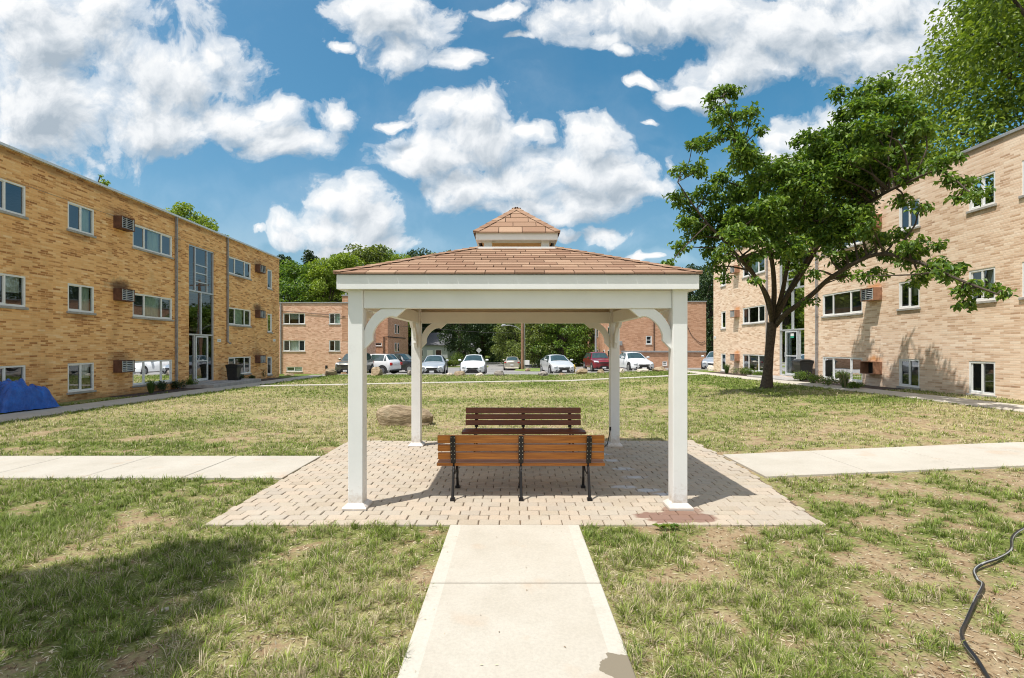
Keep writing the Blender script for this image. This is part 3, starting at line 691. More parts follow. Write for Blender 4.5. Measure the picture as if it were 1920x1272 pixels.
lot_rock(1325, 1346, 685, 33.2, 'cream pointed boulder by the far corner of the buff apartment building', 'rock_pale', 26)
rock((AX(990, 50.2), 50.2, g(1.6, 50.2) + .02), .36, .3, .32, .4, 'reddish brown boulder on the grass island beside the utility pole', 'rock', 27, group=RG)

# pale stones in the near grass
for i, (px, py, s, lb) in enumerate(((398, 1057, .035, 'pale flat stone in the shaded grass left of the walk'), (310, 1145, .032, 'cream stone lying in the shaded lawn, lower left'), (307, 1253, .022, 'tiny white stone near the lower edge of the left lawn'),
                                 (1660, 1000, .03, 'buff stone in the bare soil near the terrace corner'), (1398, 1019, .02, 'small cream stone in the grass right of the terrace mud stain'),
                                 (1371, 1208, .022, 'brown pebble on bare soil right of the walk'))):
    Y = 1606 / (py - 651); rock((AX(px, Y), Y, .0), s, s * .7, s * .55, i, lb, 'rock_pale' if i != 5 else 'rock', 40 + i, group='loose stones in the lawn')
    bpy.context.scene.objects[-1]
for o in scene.objects:
    if o.get('group') == 'loose stones in the lawn': o.name = 'stone'; o['category'] = 'stone'

# ================================================================== HOSE
def catmull(P, n=8):
    out = []
    P = [Vector(p) for p in P]; Q = [P[0] * 2 - P[1]] + P + [P[-1] * 2 - P[-2]]
    for i in range(1, len(Q) - 2):
        for k in range(n):
            t = k / n; a, b, c, d = Q[i - 1], Q[i], Q[i + 1], Q[i + 2]
            out.append(.5 * ((2 * b) + (-a + c) * t + (2 * a - 5 * b + 4 * c - d) * t * t + (-a + 3 * b - 3 * c + d) * t ** 3))
    out.append(P[-1]); return out
hp = [(1946, 985), (1915, 1000), (1898, 1012), (1895, 1034), (1872, 1054), (1843, 1066), (1827, 1075), (1834, 1093), (1843, 1107), (1829, 1135), (1811, 1172), (1803, 1195), (1811, 1222), (1832, 1246), (1850, 1272), (1870, 1310)]
pts = []
for i, (px, py) in enumerate(hp):
    Y = 1606 / (py - 651); x = AX(px, Y); zz = R_(x); Y = (CAMH - zz) * FPX / (py - 651); pts.append((AX(px, Y), Y, R_(AX(px, Y)) + .028 + .012 * math.sin(i * 1.7)))
cp = catmull(pts, 10); tb = MB().tube(cp, .0105, 12); HOSE = np.array([(p.x, p.y) for p in cp])
cols = []
for i in range(len(cp)):
    for k in range(12):
        tw = (k + i * .05) % 12
        cols.append((.36, .37, .36) if 5.4 < tw < 6.6 else (.014, .014, .016))
ho = np_mesh('garden_hose', tb.v, [f for f in tb.f if len(f) == 4], M['hose'], np.array(cols), smooth=True)
tag(ho, 'black garden hose with a pale stripe snaking over the patchy grass at lower right', 'hose')
# ================================================================== BUILDINGS
def facade(root, W, H, holes, mat, zb=-1.2, depth=12, reveal=.11, ext=()):
    mb = MB(); xs = sorted(set([0, W] + [v for h in holes for v in h[:2]])); zs = sorted(set([zb, H] + [v for h in holes for v in h[2:4]]))
    for a, b in zip(xs[:-1], xs[1:]):
        for c, d in zip(zs[:-1], zs[1:]):
            xm, zm = (a + b) / 2, (c + d) / 2
            if any(h[0] < xm < h[1] and h[2] < zm < h[3] for h in holes): continue
            mb.quad((a, 0, c), (b, 0, c), (b, 0, d), (a, 0, d))
    for x0, x1, z0, z1 in [h[:4] for h in holes]:
        r = reveal
        mb.quad((x0, 0, z0), (x0, 0, z1), (x0, r, z1), (x0, r, z0)); mb.quad((x1, 0, z0), (x1, r, z0), (x1, r, z1), (x1, 0, z1))
        mb.quad((x0, 0, z1), (x1, 0, z1), (x1, r, z1), (x0, r, z1)); mb.quad((x0, 0, z0), (x0, r, z0), (x1, r, z0), (x1, 0, z0))
    mb.quad((0, 0, zb), (0, 0, H), (0, depth, H), (0, depth, zb)); mb.quad((W, 0, zb), (W, depth, zb), (W, depth, H), (W, 0, H))
    mb.quad((0, depth, zb), (0, depth, H), (W, depth, H), (W, depth, zb))
    mb.recalc = False
    wall = mb.build('wall', mat, root)
    MB().box(.03, W - .03, .03, depth - .03, H - .25, H - .06).build('roof', M['roofgrey'], root)
    return wall
wr = random.Random(12)
def window(root, x0, x1, z0, z1, kind='3', sillm='sill', frame='trimwhite', fw=.055, yoff=0.012, lite=None):
    mb = MB(); ya, yb = yoff, yoff + .07
    mb.box(x0, x0 + fw, ya, yb, z0, z1); mb.box(x1 - fw, x1, ya, yb, z0, z1); mb.box(x0 + fw, x1 - fw, ya, yb, z1 - fw, z1); mb.box(x0 + fw, x1 - fw, ya, yb, z0, z0 + fw * 1.1)
    W = x1 - x0; bars = {'3': (.28, .72), '2': (.5,), '1': ()}[kind]
    cuts = [x0 + fw] + [x0 + W * b for b in bars] + [x1 - fw]
    for b in bars: mb.box(x0 + W * b - .025, x0 + W * b + .025, ya + .006, yb - .006, z0 + fw * 1.1, z1 - fw)
    # sash rails of the sliding lights
    side = [0, len(cuts) - 2] if kind == '3' else [0]
    for k in side:
        a, b = cuts[k] + .012, cuts[k + 1] - .012; s = .022
        for (p, q, r, t) in ((a, a + s, z0 + fw, z1 - fw), (b - s, b, z0 + fw, z1 - fw), (a + s, b - s, z1 - fw - s, z1 - fw), (a + s, b - s, z0 + fw * 1.1, z0 + fw * 1.1 + s)):
            mb.box(p, q, ya + .022, ya + .05, r, t)
    w = mb.build('window', M[frame], root)
    g1 = MB(); g1.quad((x0 + fw * .5, ya + .038, z0 + fw * .5), (x1 - fw * .5, ya + .038, z0 + fw * .5), (x1 - fw * .5, ya + .038, z1 - fw * .5), (x0 + fw * .5, ya + .038, z1 - fw * .5)); g1.build('pane', M['glass'], w)
    # insect screens dull the sliding lights
    sc = MB()
    for k in side: sc.quad((cuts[k] + .02, ya + .045, z0 + fw), (cuts[k + 1] - .02, ya + .045, z0 + fw), (cuts[k + 1] - .02, ya + .045, z1 - fw), (cuts[k] + .02, ya + .045, z1 - fw))
    sc.build('insect_screen', M['screen'], w)
    # curtain or blind behind the fixed light
    c = MB(); a, b = (cuts[1], cuts[2]) if kind == '3' else (cuts[0], cuts[-1])
    if lite is None: lite = wr.choice(['curtain', 'curtain', 'blind', 'half', 'none'])
    if lite != 'none':
        n = 14; top = z1 - .02; bot = z0 + .03 if lite != 'half' else z0 + (z1 - z0) * .45
        if lite == 'curtain' and wr.random() < .5: a = a + (b - a) * wr.choice([0, .35])
        for k in range(n):
            u0, u1 = a + (b - a) * k / n, a + (b - a) * (k + 1) / n; d0, d1 = .14 + .02 * (k % 2), .14 + .02 * ((k + 1) % 2)
            c.quad((u0, d0, bot), (u1, d1, bot), (u1, d1, top), (u0, d0, top))
        c.build('blind' if lite in ('blind', 'half') else 'curtain', M['blind' if lite in ('blind', 'half') else 'curtain'], w)
    if sillm: MB().box(x0 - .05, x1 + .05, -.045, .10, z0 - .075, z0 - .002).build('sill', M[sillm], w, bevel=.008)
    return w
def ac(root, x0, x1, z0, z1, d=.30, body='acbrown', kind='grille', flip=False):
    mb = MB(); t = .025
    mb.box(x0, x1, -d, .1, z1 - t, z1); mb.box(x0, x1, -d, .1, z0, z0 + t); mb.box(x0, x0 + t, -d, .1, z0 + t, z1 - t); mb.box(x1 - t, x1, -d, .1, z0 + t, z1 - t)
    o = mb.build('air_conditioner', M[body], root, bevel=.004)
    if kind == 'empty':
        MB().box(x0 + t, x1 - t, -.02, .05, z0 + t, z1 - t).build('back_panel', M['dark'], o); return o
    MB().box(x0 + t, x1 - t, -d + .06, .05, z0 + t, z1 - t).build('coil', M['dark'], o)
    gm = MB(); n = 6
    gm.box(x0 + t, x0 + t + .04, -d + .01, -d + .05, z0 + t, z1 - t); gm.box(x1 - t - .04, x1 - t, -d + .01, -d + .05, z0 + t, z1 - t)
    gm.box(x0 + (x1 - x0) * .38, x0 + (x1 - x0) * .42, -d + .01, -d + .05, z0 + t, z1 - t)
    for k in range(n):
        z = z0 + t + (z1 - z0 - 2 * t) * (k + .5) / n
        gm.add([(x0 + t, -d + .012, z - .02), (x1 - t, -d + .012, z - .02), (x1 - t, -d + .05, z + .018), (x0 + t, -d + .05, z + .018)], [(0, 1, 2, 3)])
    gm.build('grille', M['acgrille'], o)
    return o
def downspout(root, x, z0, z1, mat='spout', r=.035):
    mb = MB().box(x - r, x + r, -.10, -.02, z0, z1)
    z = z0 + .4
    while z < z1: mb.box(x - r - .012, x + r + .012, -.108, 0, z, z + .05); z += 1.15
    mb.tube([(x, -.06, z0 + .02), (x, -.10, z0 - .06), (x, -.22, z0 - .12)], .045, 8)
    return mb.build('downspout', M[mat], root)
def entrance(root, x0, x1, z0, zs, mirror=False):
    """glazed stair bay: frame bars, panes, a door with handle"""
    top = zs[-1]; f = MB(); w = .045; y0, y1 = .03, .11; W = x1 - x0
    X = (lambda t: x1 - W * t) if mirror else (lambda t: x0 + W * t)
    def vb(t, za, zb_, ww=w): f.box(X(t) - ww / 2, X(t) + ww / 2, y0, y1, za, zb_)
    f.box(x0, x0 + w, y0, y1, z0, top); f.box(x1 - w, x1, y0, y1, z0, top)
    for z in zs[:-1]: f.box(x0 + w, x1 - w, y0 - .01, y1, z - .035, z + .035)
    f.box(x0 + w, x1 - w, y0, y1, top - .05, top); f.box(x0 + w, x1 - w, y0, y1, z0, z0 + .05)
    vb(.5, zs[0] + .036, zs[1] - .036, .06)
    vb(.27, zs[1] + .036, top - .051); vb(.73, zs[1] + .036, top - .051)
    h = top - zs[1]
    for q in (.22, .42, .60): f.box(min(X(.27), X(.73)) + .023, max(X(.27), X(.73)) - .023, y0 + .005, y1 - .005, zs[1] + h * q - .025, zs[1] + h * q + .025)
    vb(.24, z0 + .051, zs[0] - .036, .05); vb(.76, z0 + .051, zs[0] - .036, .05)
    o = f.build('entrance_glazing', M['alu'], root)
    MB().quad((x0 + .02, y0 + .05, z0), (x1 - .02, y0 + .05, z0), (x1 - .02, y0 + .05, top), (x0 + .02, y0 + .05, top)).build('pane', M['glass'], o)
    # stair hall seen through the glass: floors and back wall
    hal = MB(); hal.box(x0 - .3, x1 + .3, 2.2, 2.3, z0, top + .2); hal.box(x0 - .3, x1 + .3, .8, 2.2, zs[0] + .2, zs[0] + .35); hal.box(x0 - .3, x1 + .3, .8, 2.2, zs[1], zs[1] + .15); hal.box(x0 - .3, x1 + .3, .12, 2.2, z0 - .1, z0 + .01)
    for k in range(9): hal.box(x0 + .2, x0 + .75, 1.9 - k * .15, 2.1 - k * .15, z0 + k * .2, z0 + .2 + k * .2)
    hal.build('stair_hall', M['hall'], o)
    d = MB(); a, b = sorted((X(.27), X(.73))); zt = zs[0] - .06; yy0, yy1 = .0, .045; s = .06
    d.box(a, a + s, yy0, yy1, z0 + .055, zt); d.box(b - s, b, yy0, yy1, z0 + .055, zt); d.box(a + s, b - s, yy0, yy1, zt - s, zt); d.box(a + s, b - s, yy0, yy1, z0 + .055, z0 + .17)
    d.box(a + s, b - s, yy0 + .01, yy1 - .01, z0 + .95, z0 + 1.0)
    door = d.build('door', M['metalwhite'], root)
    MB().quad((a + s, .02, z0 + .17), (b - s, .02, z0 + .17), (b - s, .02, zt - s), (a + s, .02, zt - s)).build('pane', M['glass'], door)
    hx = (a + .05) ; MB().tube([(hx, -.01, z0 + .9), (hx, -.06, z0 + .92), (hx, -.06, z0 + 1.12), (hx, -.01, z0 + 1.14)], .012, 6).build('handle', M['galv'], door)
    return door
M['hall'] = plain('hall_plaster', (.30, .22, .15), .9, var=.2, scale=2)

# ---------------- left building
thL = math.acos(-.034 / math.hypot(.034, 1)); OL = 5.0
BL = empty('apartment_building', (-13.5 - .034 * OL, OL, 0), thL, 'long three storey orange brown brick apartment block in shade on the left', 'apartment building')
LL = 31.35 - OL; LH = 7.2
rowsL = [(.27, 1.19), (2.85, 3.74), (5.45, 6.33)]
winL = [(13.2, 14.42, '2'), (15.83, 16.88, '2'), (18.67, 20.96, '3'), (25.39, 27.7, '3'), (10.2, 11.3, '2'), (7.2, 9.4, '3')]
holes = []
for (a, b, k) in winL:
    for z0, z1 in rowsL: holes.append((a - OL, b - OL, z0, z1, k))
for z0, z1 in ((.06, 1.13), (2.6, 3.70), (5.2, 6.34)): holes.append((29.74 - OL, 30.35 - OL, z0, z1, '1'))
ent = (22.1 - OL, 24.1 - OL, .10, 6.26)
facade(BL, LL, LH, [h[:4] for h in holes] + [ent], M['brick_left'])
lt = {0: ['none', 'half', 'none'], 1: ['half', 'curtain', 'curtain'], 2: ['none', 'curtain', 'curtain']}
for i, h in enumerate(holes):
    lite = lt[i // 3][i % 3] if i // 3 in lt else None
    window(BL, h[0], h[1], h[2], h[3], h[4], lite=lite)
entrance(BL, ent[0], ent[1], ent[2], [2.27, 4.23, 6.26])
for z, kd in ((5.93, 'grille'), (3.36, 'grille'), (.80, 'grille')):
    ac(BL, 17.72 - OL, 18.36 - OL, z, z + .44, .30)
    ac(BL, 28.2 - OL, 28.85 - OL, z, z + .44, .30)
downspout(BL, 21.15 - OL, .1, LH); downspout(BL, 25.2 - OL, 2.0, LH)
mb = MB(); mb.box(-.05, LL + .05, -.11, .15, LH, LH + .075)
k = .5
while k < LL: mb.box(k, k + .025, -.118, -.11, LH - .004, LH + .08); k += .92
mb.box(-.05, LL + .03, .15, .28, LH + .0, LH + .09)
mb.build('roof_edge', M['metalwhite'], BL)
MB().box(-.02, LL + .02, -.015, .0, LH - .85, LH - .845 + .0).build('lintel_course', M['sill'], BL)
def addr(root, x, z):
    p = MB().box(x, x + .32, -.025, -.002, z, z + .15).build('address_plate', M['trimwhite'], root)
    mb = MB()
    for q in range(4): mb.box(x + .06 + q * .055, x + .09 + q * .055, -.029, -.0255, z + .045, z + .105)
    mb.build('faded_number', M['digit'], p)
M['digit'] = plain('faded_ink', (.45, .45, .48), .7)
addr(BL, 24.33 - OL, 1.95); addr(BL, 30.45 - OL, 2.05)
MB().box(21.6 - OL, 26.0 - OL, -1.35, -.003, -.1, .075).build('stoop', M['stoop'], BL, bevel=.01)
MB().box(22.0 - OL, 24.2 - OL, -.9, -.004, .076, .10).build('door_step', M['stoop'], BL, bevel=.008)

# ---------------- right building
thR = -math.acos(.0085); OR = 32.3
BR = empty('apartment_building', (13.27 - .0085 * OR, OR, 0), thR, 'long three storey buff brick apartment block in sun on the right behind the tree', 'apartment building')
LRn = OR - 5; RH = 7.32
rowsR = [(.39, 1.31), (3.0, 3.9), (5.62, 6.52)]
X = lambda z: OR - z
holes = []
for (zf, zn, k, rows) in ((31.15, 30.5, '1', (0, 1, 2)), (28.3, 25.85, '3', (0, 1, 2)), (21.12, 18.74, '3', (0, 1, 2)), (17.0, 16.14, '2', (0, 1, 2)), (14.42, 13.63, '2', (0, 1, 2)), (12.93, 12.0, '2', (1, 2)), (9.5, 8.0, '2', (0, 1, 2))):
    for r in rows: z0, z1 = rowsR[r]; holes.append((X(zf), X(zn), z0 - (.15 if k == '1' else 0), z1, k))
entR = (X(24.5), X(22.4), .32, 6.45)
facade(BR, LRn, RH, [h[:4] for h in holes] + [entR], M['brick_right'])
for h in holes: window(BR, h[0], h[1], h[2], h[3], h[4])
entrance(BR, entR[0], entR[1], entR[2], [2.52, 4.45, 6.45])
for z in (.90, 3.42, 5.98): ac(BR, X(29.25), X(28.65), z, z + .42, .30, 'acorange')
for z, kd in ((.74, 'empty'), (3.38, 'grille'), (5.98, 'grille')): ac(BR, X(18.42), X(17.75), z, z + .45, .32, 'acorange', kd)
downspout(BR, X(21.42), .3, RH, r=.035); downspout(BR, X(25.55), .3, RH, r=.035)
mb = MB(); mb.box(-.04, LRn, -.05, .18, RH, RH + .09); mb.build('roof_edge', M['coping'], BR, bevel=.01)
addr(BR, .1, 2.25)
MB().box(X(25.3), X(21.6), -1.2, -.003, -.1, .30).build('stoop', M['stoop'], BR, bevel=.01)
# notice on the right door
nt_ = MB().box(entR[0] + 1.02, entR[0] + 1.28, -.012, -.006, 2.22, 2.34).build('door_notice', M['trimwhite'], BR)
M['green'] = plain('green_sticker', (.03, .35, .22), .5); MB().box(entR[0] + 1.02, entR[0] + 1.28, -.013, -.007, 2.13, 2.218).build('sticker', M['green'], nt_)

# ---------------- small brick building beyond the left block
Y0 = 44.0
BM = empty('brick_building', (AX(505, Y0), Y0, 0), 0, 'small pink brick building beyond the left block with a square chimney', 'building')
def xm(px): return AX(px, Y0) - AX(505, Y0)
def zm(py): return HZ(py, Y0)
hs = [(xm(531), xm(572), zm(608), zm(588), '3'), (xm(531), xm(572), zm(659), zm(638.5), '3'), (xm(617), xm(638), zm(608), zm(588), '2'), (xm(617), xm(638), zm(659), zm(638.5), '2'), (xm(537), xm(567), zm(697), zm(688), '2')]
facade(BM, xm(652), zm(569), [h[:4] for h in hs], M['brick_pink'], depth=9, zb=-1.5)
for h in hs: window(BM, h[0], h[1], h[2], h[3], h[4], fw=.05)
MB().box(-.05, xm(652) + .04, -.06, .2, zm(569), zm(566.8)).build('roof_edge', M['coping'], BM)
ch = MB().box(xm(641.5), xm(652) + .02, -.012, .55, zm(640), zm(555.5)).build('chimney', M['brick_red'], BM)
MB().box(xm(640.5), xm(652) + .07, -.06, .6, zm(555.5), zm(553)).build('cap', M['coping'], ch); MB().tube([(xm(647), .25, zm(553)), (xm(647), .25, zm(549))], .09, 8).build('flue', M['galv'], ch)
downspout(BM, xm(527), zm(702), zm(570), r=.05)
MB().box(xm(610), xm(614), -.03, .0 - .002, zm(692), zm(685.5)).build('vent', M['dark'], BM)
MB().tube([(xm(524), -.05, zm(583)), (xm(560), -.05, zm(586)), (xm(610), -.05, zm(590)), (xm(648), -.05, zm(594))], .02, 5).build('service_cable', M['rubber'], BM)

# ---------------- building behind it, seen under the left brace
Y1 = 55.0; x0w = AX(640, Y1)
BB = empty('brick_building', (x0w, Y1, 0), 0, 'terracotta brick building glimpsed under the left brace of the gazebo behind the parked cars', 'building')
def xb(px): return AX(px, Y1) - x0w
def zb_(py): return HZ(py, Y1)
hs = [(xb(703), xb(716), zb_(597), zb_(588), '1'), (xb(703), xb(716), zb_(649), zb_(643), '1'), (xb(660), xb(680), zb_(597), zb_(588), '2')]
facade(BB, xb(727), 6.3, [h[:4] for h in hs], M['brick_red'], depth=10.8, zb=-1.5)
for h in hs: window(BB, h[0], h[1], h[2], h[3], h[4], fw=.05)
MB().box(-.04, xb(727) + .05, -.05, 10.9, 6.3, 6.4).build('roof_edge', M['coping'], BB)
for z0, z1 in ((zb_(609), zb_(605)), (zb_(646), zb_(642))):
    z0 -= .9
    for yy in (3.2, 4.6):
        wq = MB().box(xb(727) + .002, xb(727) + .06, yy, yy + .7, z0, z0 + 1.1).build('window', M['trimwhite'], BB)
        MB().box(xb(727) + .061, xb(727) + .066, yy + .08, yy + .62, z0 + .08, z0 + 1.02).build('pane', M['carglass'], wq)
MB().tube([(xb(720), -.06, zb_(668)), (xb(720), -.06, zb_(632)), (xb(727) + .06, -.06, zb_(632)), (xb(727) + .06, 9, zb_(632))], .05, 6).build('drain_pipe', M['iron'], BB)

# ---------------- terracotta building on the right
Y2 = 51.0; c2x = AX(1152, Y2)
BT = empty('brick_building', (c2x, Y2, 0), 0, 'terracotta brick building with few windows seen through the right side of the gazebo', 'building')
def xt(px): return AX(px, Y2) - c2x
def zt_(py): return HZ(py, Y2)
hs = [(xt(1211), xt(1222), zt_(646), zt_(630), '1'), (xt(1213), xt(1222), zt_(686), zt_(678), '1'), (xt(1242), xt(1251), zt_(686), zt_(678), '1')]
facade(BT, xt(1324), zt_(566.6), [h[:4] for h in hs], M['brick_red'], depth=18, zb=-1.5)
for h in hs:
    w = window(BT, h[0], h[1], h[2], h[3], h[4], fw=.07)
    MB().box(h[0] + .07, h[1] - .07, .02, .07, (h[2] + h[3]) / 2 - .03, (h[2] + h[3]) / 2 + .03).build('meeting_rail', M['trimwhite'], w)
MB().box(-.04, xt(1324) + .04, -.06, 18.05, zt_(566.6), zt_(564.6)).build('roof_edge', M['coping'], BT)
MB().box(xt(1165), xt(1324), -.12, -.003, zt_(661), zt_(658)).build('ledge', M['coping'], BT)
MB().box(xt(1160), xt(1166), -.22, -.003, zt_(648), zt_(640)).build('meter_box', M['galv'], BT)
MB().tube([(xt(1226), -.05, zt_(660)), (xt(1226), -.05, zt_(568))], .04, 6).build('conduit', M['brickish'] if 'brickish' in M else M['iron'], BT)
cb_ = [(xt(1240), zt_(600)), (xt(1262), zt_(598)), (xt(1285), zt_(608)), (xt(1296), zt_(628)), (xt(1312), zt_(643)), (xt(1322), zt_(640))]
MB().tube(catmull([(x, -.05, z) for x, z in cb_], 5), .022, 5).build('hanging_cable', M['rubber'], BT)
lf = MB().box(xt(1236), xt(1240), -.25, -.003, zt_(598), zt_(591)).build('wall_lamp', M['galv'], BT)
for zrow in (2.9, .4):   # windows on its side wall (facing the lot)
    for yy in (2.4, 5.2, 9.5, 12.5): 
        wq = MB().box(-.05, -.002, yy, yy + .8, zrow, zrow + 1.0).build('window', M['trimwhite'], BT)
        MB().box(-.056, -.051, yy + .09, yy + .71, zrow + .09, zrow + .91).build('pane', M['carglass'], wq)

# ---------------- houses beyond the street
def house(x, y, w, d, h, rh, label, mat='siding', rz=0):
    t = empty('house', (x, y, g(x, y)), rz, label, 'house'); mb = MB()
    mb.box(-w / 2, w / 2, 0, d, -.3, h); mb.add([(-w / 2, 0, h), (w / 2, 0, h), (w / 2, d, h), (-w / 2, d, h), (-w / 2, d / 2, h + rh), (w / 2, d / 2, h + rh)], [(0, 4, 3), (1, 2, 5)])
    mb.build('wall', M[mat], t)
    r = MB(); o_ = .35
    for s in (0, 1):
        ya, yb = (-o_, d / 2) if s == 0 else (d + o_, d / 2); za = h - rh * o_ / (d / 2)
        r.add([(-w / 2 - o_, ya, za + .02), (w / 2 + o_, ya, za + .02), (w / 2 + o_, yb, h + rh + .02), (-w / 2 - o_, yb, h + rh + .02), (-w / 2 - o_, ya, za + .14), (w / 2 + o_, ya, za + .14), (w / 2 + o_, yb, h + rh + .14), (-w / 2 - o_, yb, h + rh + .14)],
              [(0, 1, 2, 3), (4, 5, 6, 7), (0, 1, 5, 4), (0, 3, 7, 4), (1, 2, 6, 5)])
    r.build('roof', M['roofgrey'], t)
    for xx in (-w * .28, w * .25):
        f = MB().box(xx - .5, xx + .5, -.05, -.002, 1.0, 2.1).build('window', M['trimwhite'], t); MB().box(xx - .42, xx + .42, -.06, -.051, 1.08, 2.02).build('pane', M['carglass'], f)
    MB().box(-.45, .45, -.06, -.002, 0, 2.05).build('door', M['trimwhite'], t)
house(AX(806, 78), 78, 5.5, 7, 2.9, 1.8, 'grey sided house with a dark gable roof behind the silver sedan')
house(AX(851, 90), 90, 7, 6, 2.5, 1.4, 'pale low house half hidden under the broad dark tree', 'curb')

# ================================================================== STREET FURNITURE
t = empty('utility_pole', (AX(979.5, 52), 52, g(1.1, 52) + .1), 0, 'tall brown wooden utility pole on the grass island with a street light arm', 'utility pole')
MB().tube([(0, 0, -.3), (0, 0, 4), (0, 0, 9.2)], [.16, .145, .11], 12).build('pole', M['polewood'], t, smooth=True)
MB().tube([(.25, .05, -.1), (.25, .05, 3.2), (.18, .05, 6)], .045, 6).build('cable_guard', M['yellowpale'] if 'yellowpale' in M else M['curb'], t)
arm = MB().tube([(0, 0, 4.0), (-.6, -.05, 4.45), (-1.3, -.1, 4.65), (-1.75, -.1, 4.62)], .03, 6).build('lamp_arm', M['galv'], t)
MB().tube([(-1.7, -.1, 4.63), (-1.85, -.1, 4.65), (-2.1, -.1, 4.6), (-2.2, -.1, 4.58)], [.05, .1, .09, .03], 8).build('lamp_head', M['galv'], arm, smooth=True)
MB().box(-.9, .9, -.06, .06, 8.6, 8.72).build('crossarm', M['polewood'], t)
t = empty('street_light', (AX(1117, 49), 49, g(8.1, 49)), 0, 'slim grey metal light pole in front of the terracotta building by the red vehicle', 'street light')
MB().tube([(0, 0, 0), (0, 0, 3), (0, 0, 6)], [.10, .085, .06], 10).build('pole', M['galv'], t, smooth=True); MB().tube([(0, 0, 5.2), (.5, 0, 5.5), (.9, 0, 5.45)], .03, 6).build('lamp_arm', M['galv'], t)
MB().box(-.2, .2, -.2, .2, 0, .06).build('base_plate', M['galv'], t); MB().tube([(.85, 0, 5.45), (1.0, 0, 5.46), (1.3, 0, 5.4)], [.05, .09, .04], 8).build('lamp_head', M['galv'], t)
t = empty('road_sign', (AX(898, 63.5), 63.5, g(-4, 63.5)), 0, 'diamond shaped road sign seen from its plain grey back above the white hatchback', 'sign')
MB().tube([(0, 0, 0), (0, 0, 2.2)], .035, 6).build('post', M['galv'], t)
q = .34; MB().prism([(0, -q), (q, 0), (0, q), (-q, 0)], lambda a, b, tt: (a, tt, 2.1 + b), -.05, -.038).build('sign_panel', M['signback'], t)
mbs = MB()
for k in range(4):
    a = [(0, -q), (q, 0), (0, q), (-q, 0)]; p1, p2 = a[k], a[(k + 1) % 4]
    mbs.prism([p1, p2, (p2[0] * .84, p2[1] * .84), (p1[0] * .84, p1[1] * .84)], lambda u, v, tt: (u, tt, 2.1 + v), -.056, -.051)
mbs.build('sign_border', M['trimwhite'], t)
t = empty('fire_hydrant', (AX(1076, 42), 42, g(5.2, 42)), 0, 'yellow fire hydrant behind the silver hatchback at the lawn edge', 'fire hydrant')
MB().tube([(0, 0, 0), (0, 0, .06), (0, 0, .07), (0, 0, .5), (0, 0, .52), (0, 0, .56), (0, 0, .66), (0, 0, .72)], [.17, .17, .11, .11, .14, .13, .08, .03], 12).build('barrel', M['yellow'], t)
MB().tube([(-.2, 0, .4), (.2, 0, .4)], .05, 8).tube([(0, 0, .38), (0, -.2, .38)], .07, 8).build('nozzle', M['yellow'], t)
t = empty('yard_sign', (AX(987, 58), 58, g(1.7, 58)), 0, 'small white yard sign board beside the utility pole', 'sign')
MB().box(-.35, .35, -.01, .01, .45, 1.0).build('board', M['trimwhite'], t); MB().tube([(-.3, 0, 0), (-.3, 0, .5)], .012, 5).tube([(.3, 0, 0), (.3, 0, .5)], .012, 5).build('stake', M['galv'], t)
wl = MB()
p0 = Vector((AX(979, 52), 52, g(1, 52) + 8.5)); 
t = MB().tube([(-18, 60, 4.6 + 0), (-10, 58, 3.9), (-3, 55, 3.3), (AX(979, 52), 52.0, 3.15)], .018, 4).build('overhead_cable', M['rubber']); tag(t, 'thin overhead cable running left from the utility pole in front of dark trees', 'cable')

# ---------------- wheelie bins
def bin_(loc, rz, label, s=1.0):
    t = empty('trash_bin', loc, rz, label, 'trash bin', 'black wheeled trash bins beside the entrances'); mb = MB()
    prof = [(.24, .0), (.25, .05), (.30, .75), (.33, .86), (.33, .92)]
    vs = []
    for w, z in prof: vs += [(-w, -w * 1.1, z), (w, -w * 1.1, z), (w, w * 1.1, z), (-w, w * 1.1, z)]
    mb.add(vs, [(4 * i + k, 4 * i + (k + 1) % 4, 4 * i + 4 + (k + 1) % 4, 4 * i + 4 + k) for i in range(4) for k in range(4)] + [(0, 3, 2, 1)])
    mb.build('bin_body', M['black_plastic'], t, bevel=.02)
    l = MB(); l.prism([(-.38, .925), (-.37, .97), (-.1, 1.03), (.15, 1.03), (.36, .98), (.38, .925)], lambda a, b, tt: (tt, a, b), -.345, .345); l.build('lid', M['black_plastic'], t, bevel=.015)
    h = MB().tube([(-.28, .40, .93), (-.28, .45, .90), (.28, .45, .90), (.28, .40, .93)], .018, 6).build('handle', M['black_plastic'], t)
    for sx in (-1, 1): MB().tube([(sx * .20, .27, .10), (sx * .26, .27, .10)], .10, 12).build('wheel', M['rubber'], t)
    t.scale = (s, s, s); return t
bin_((-13.75, 24.75, .076), -PI / 2 + .1, 'black plastic trash bin on the stoop beside the left building entrance', .78)
bin_((12.65, 21.75, .30), PI / 2, 'black trash bin on the stoop at the right building entrance behind the tree trunk', .85)

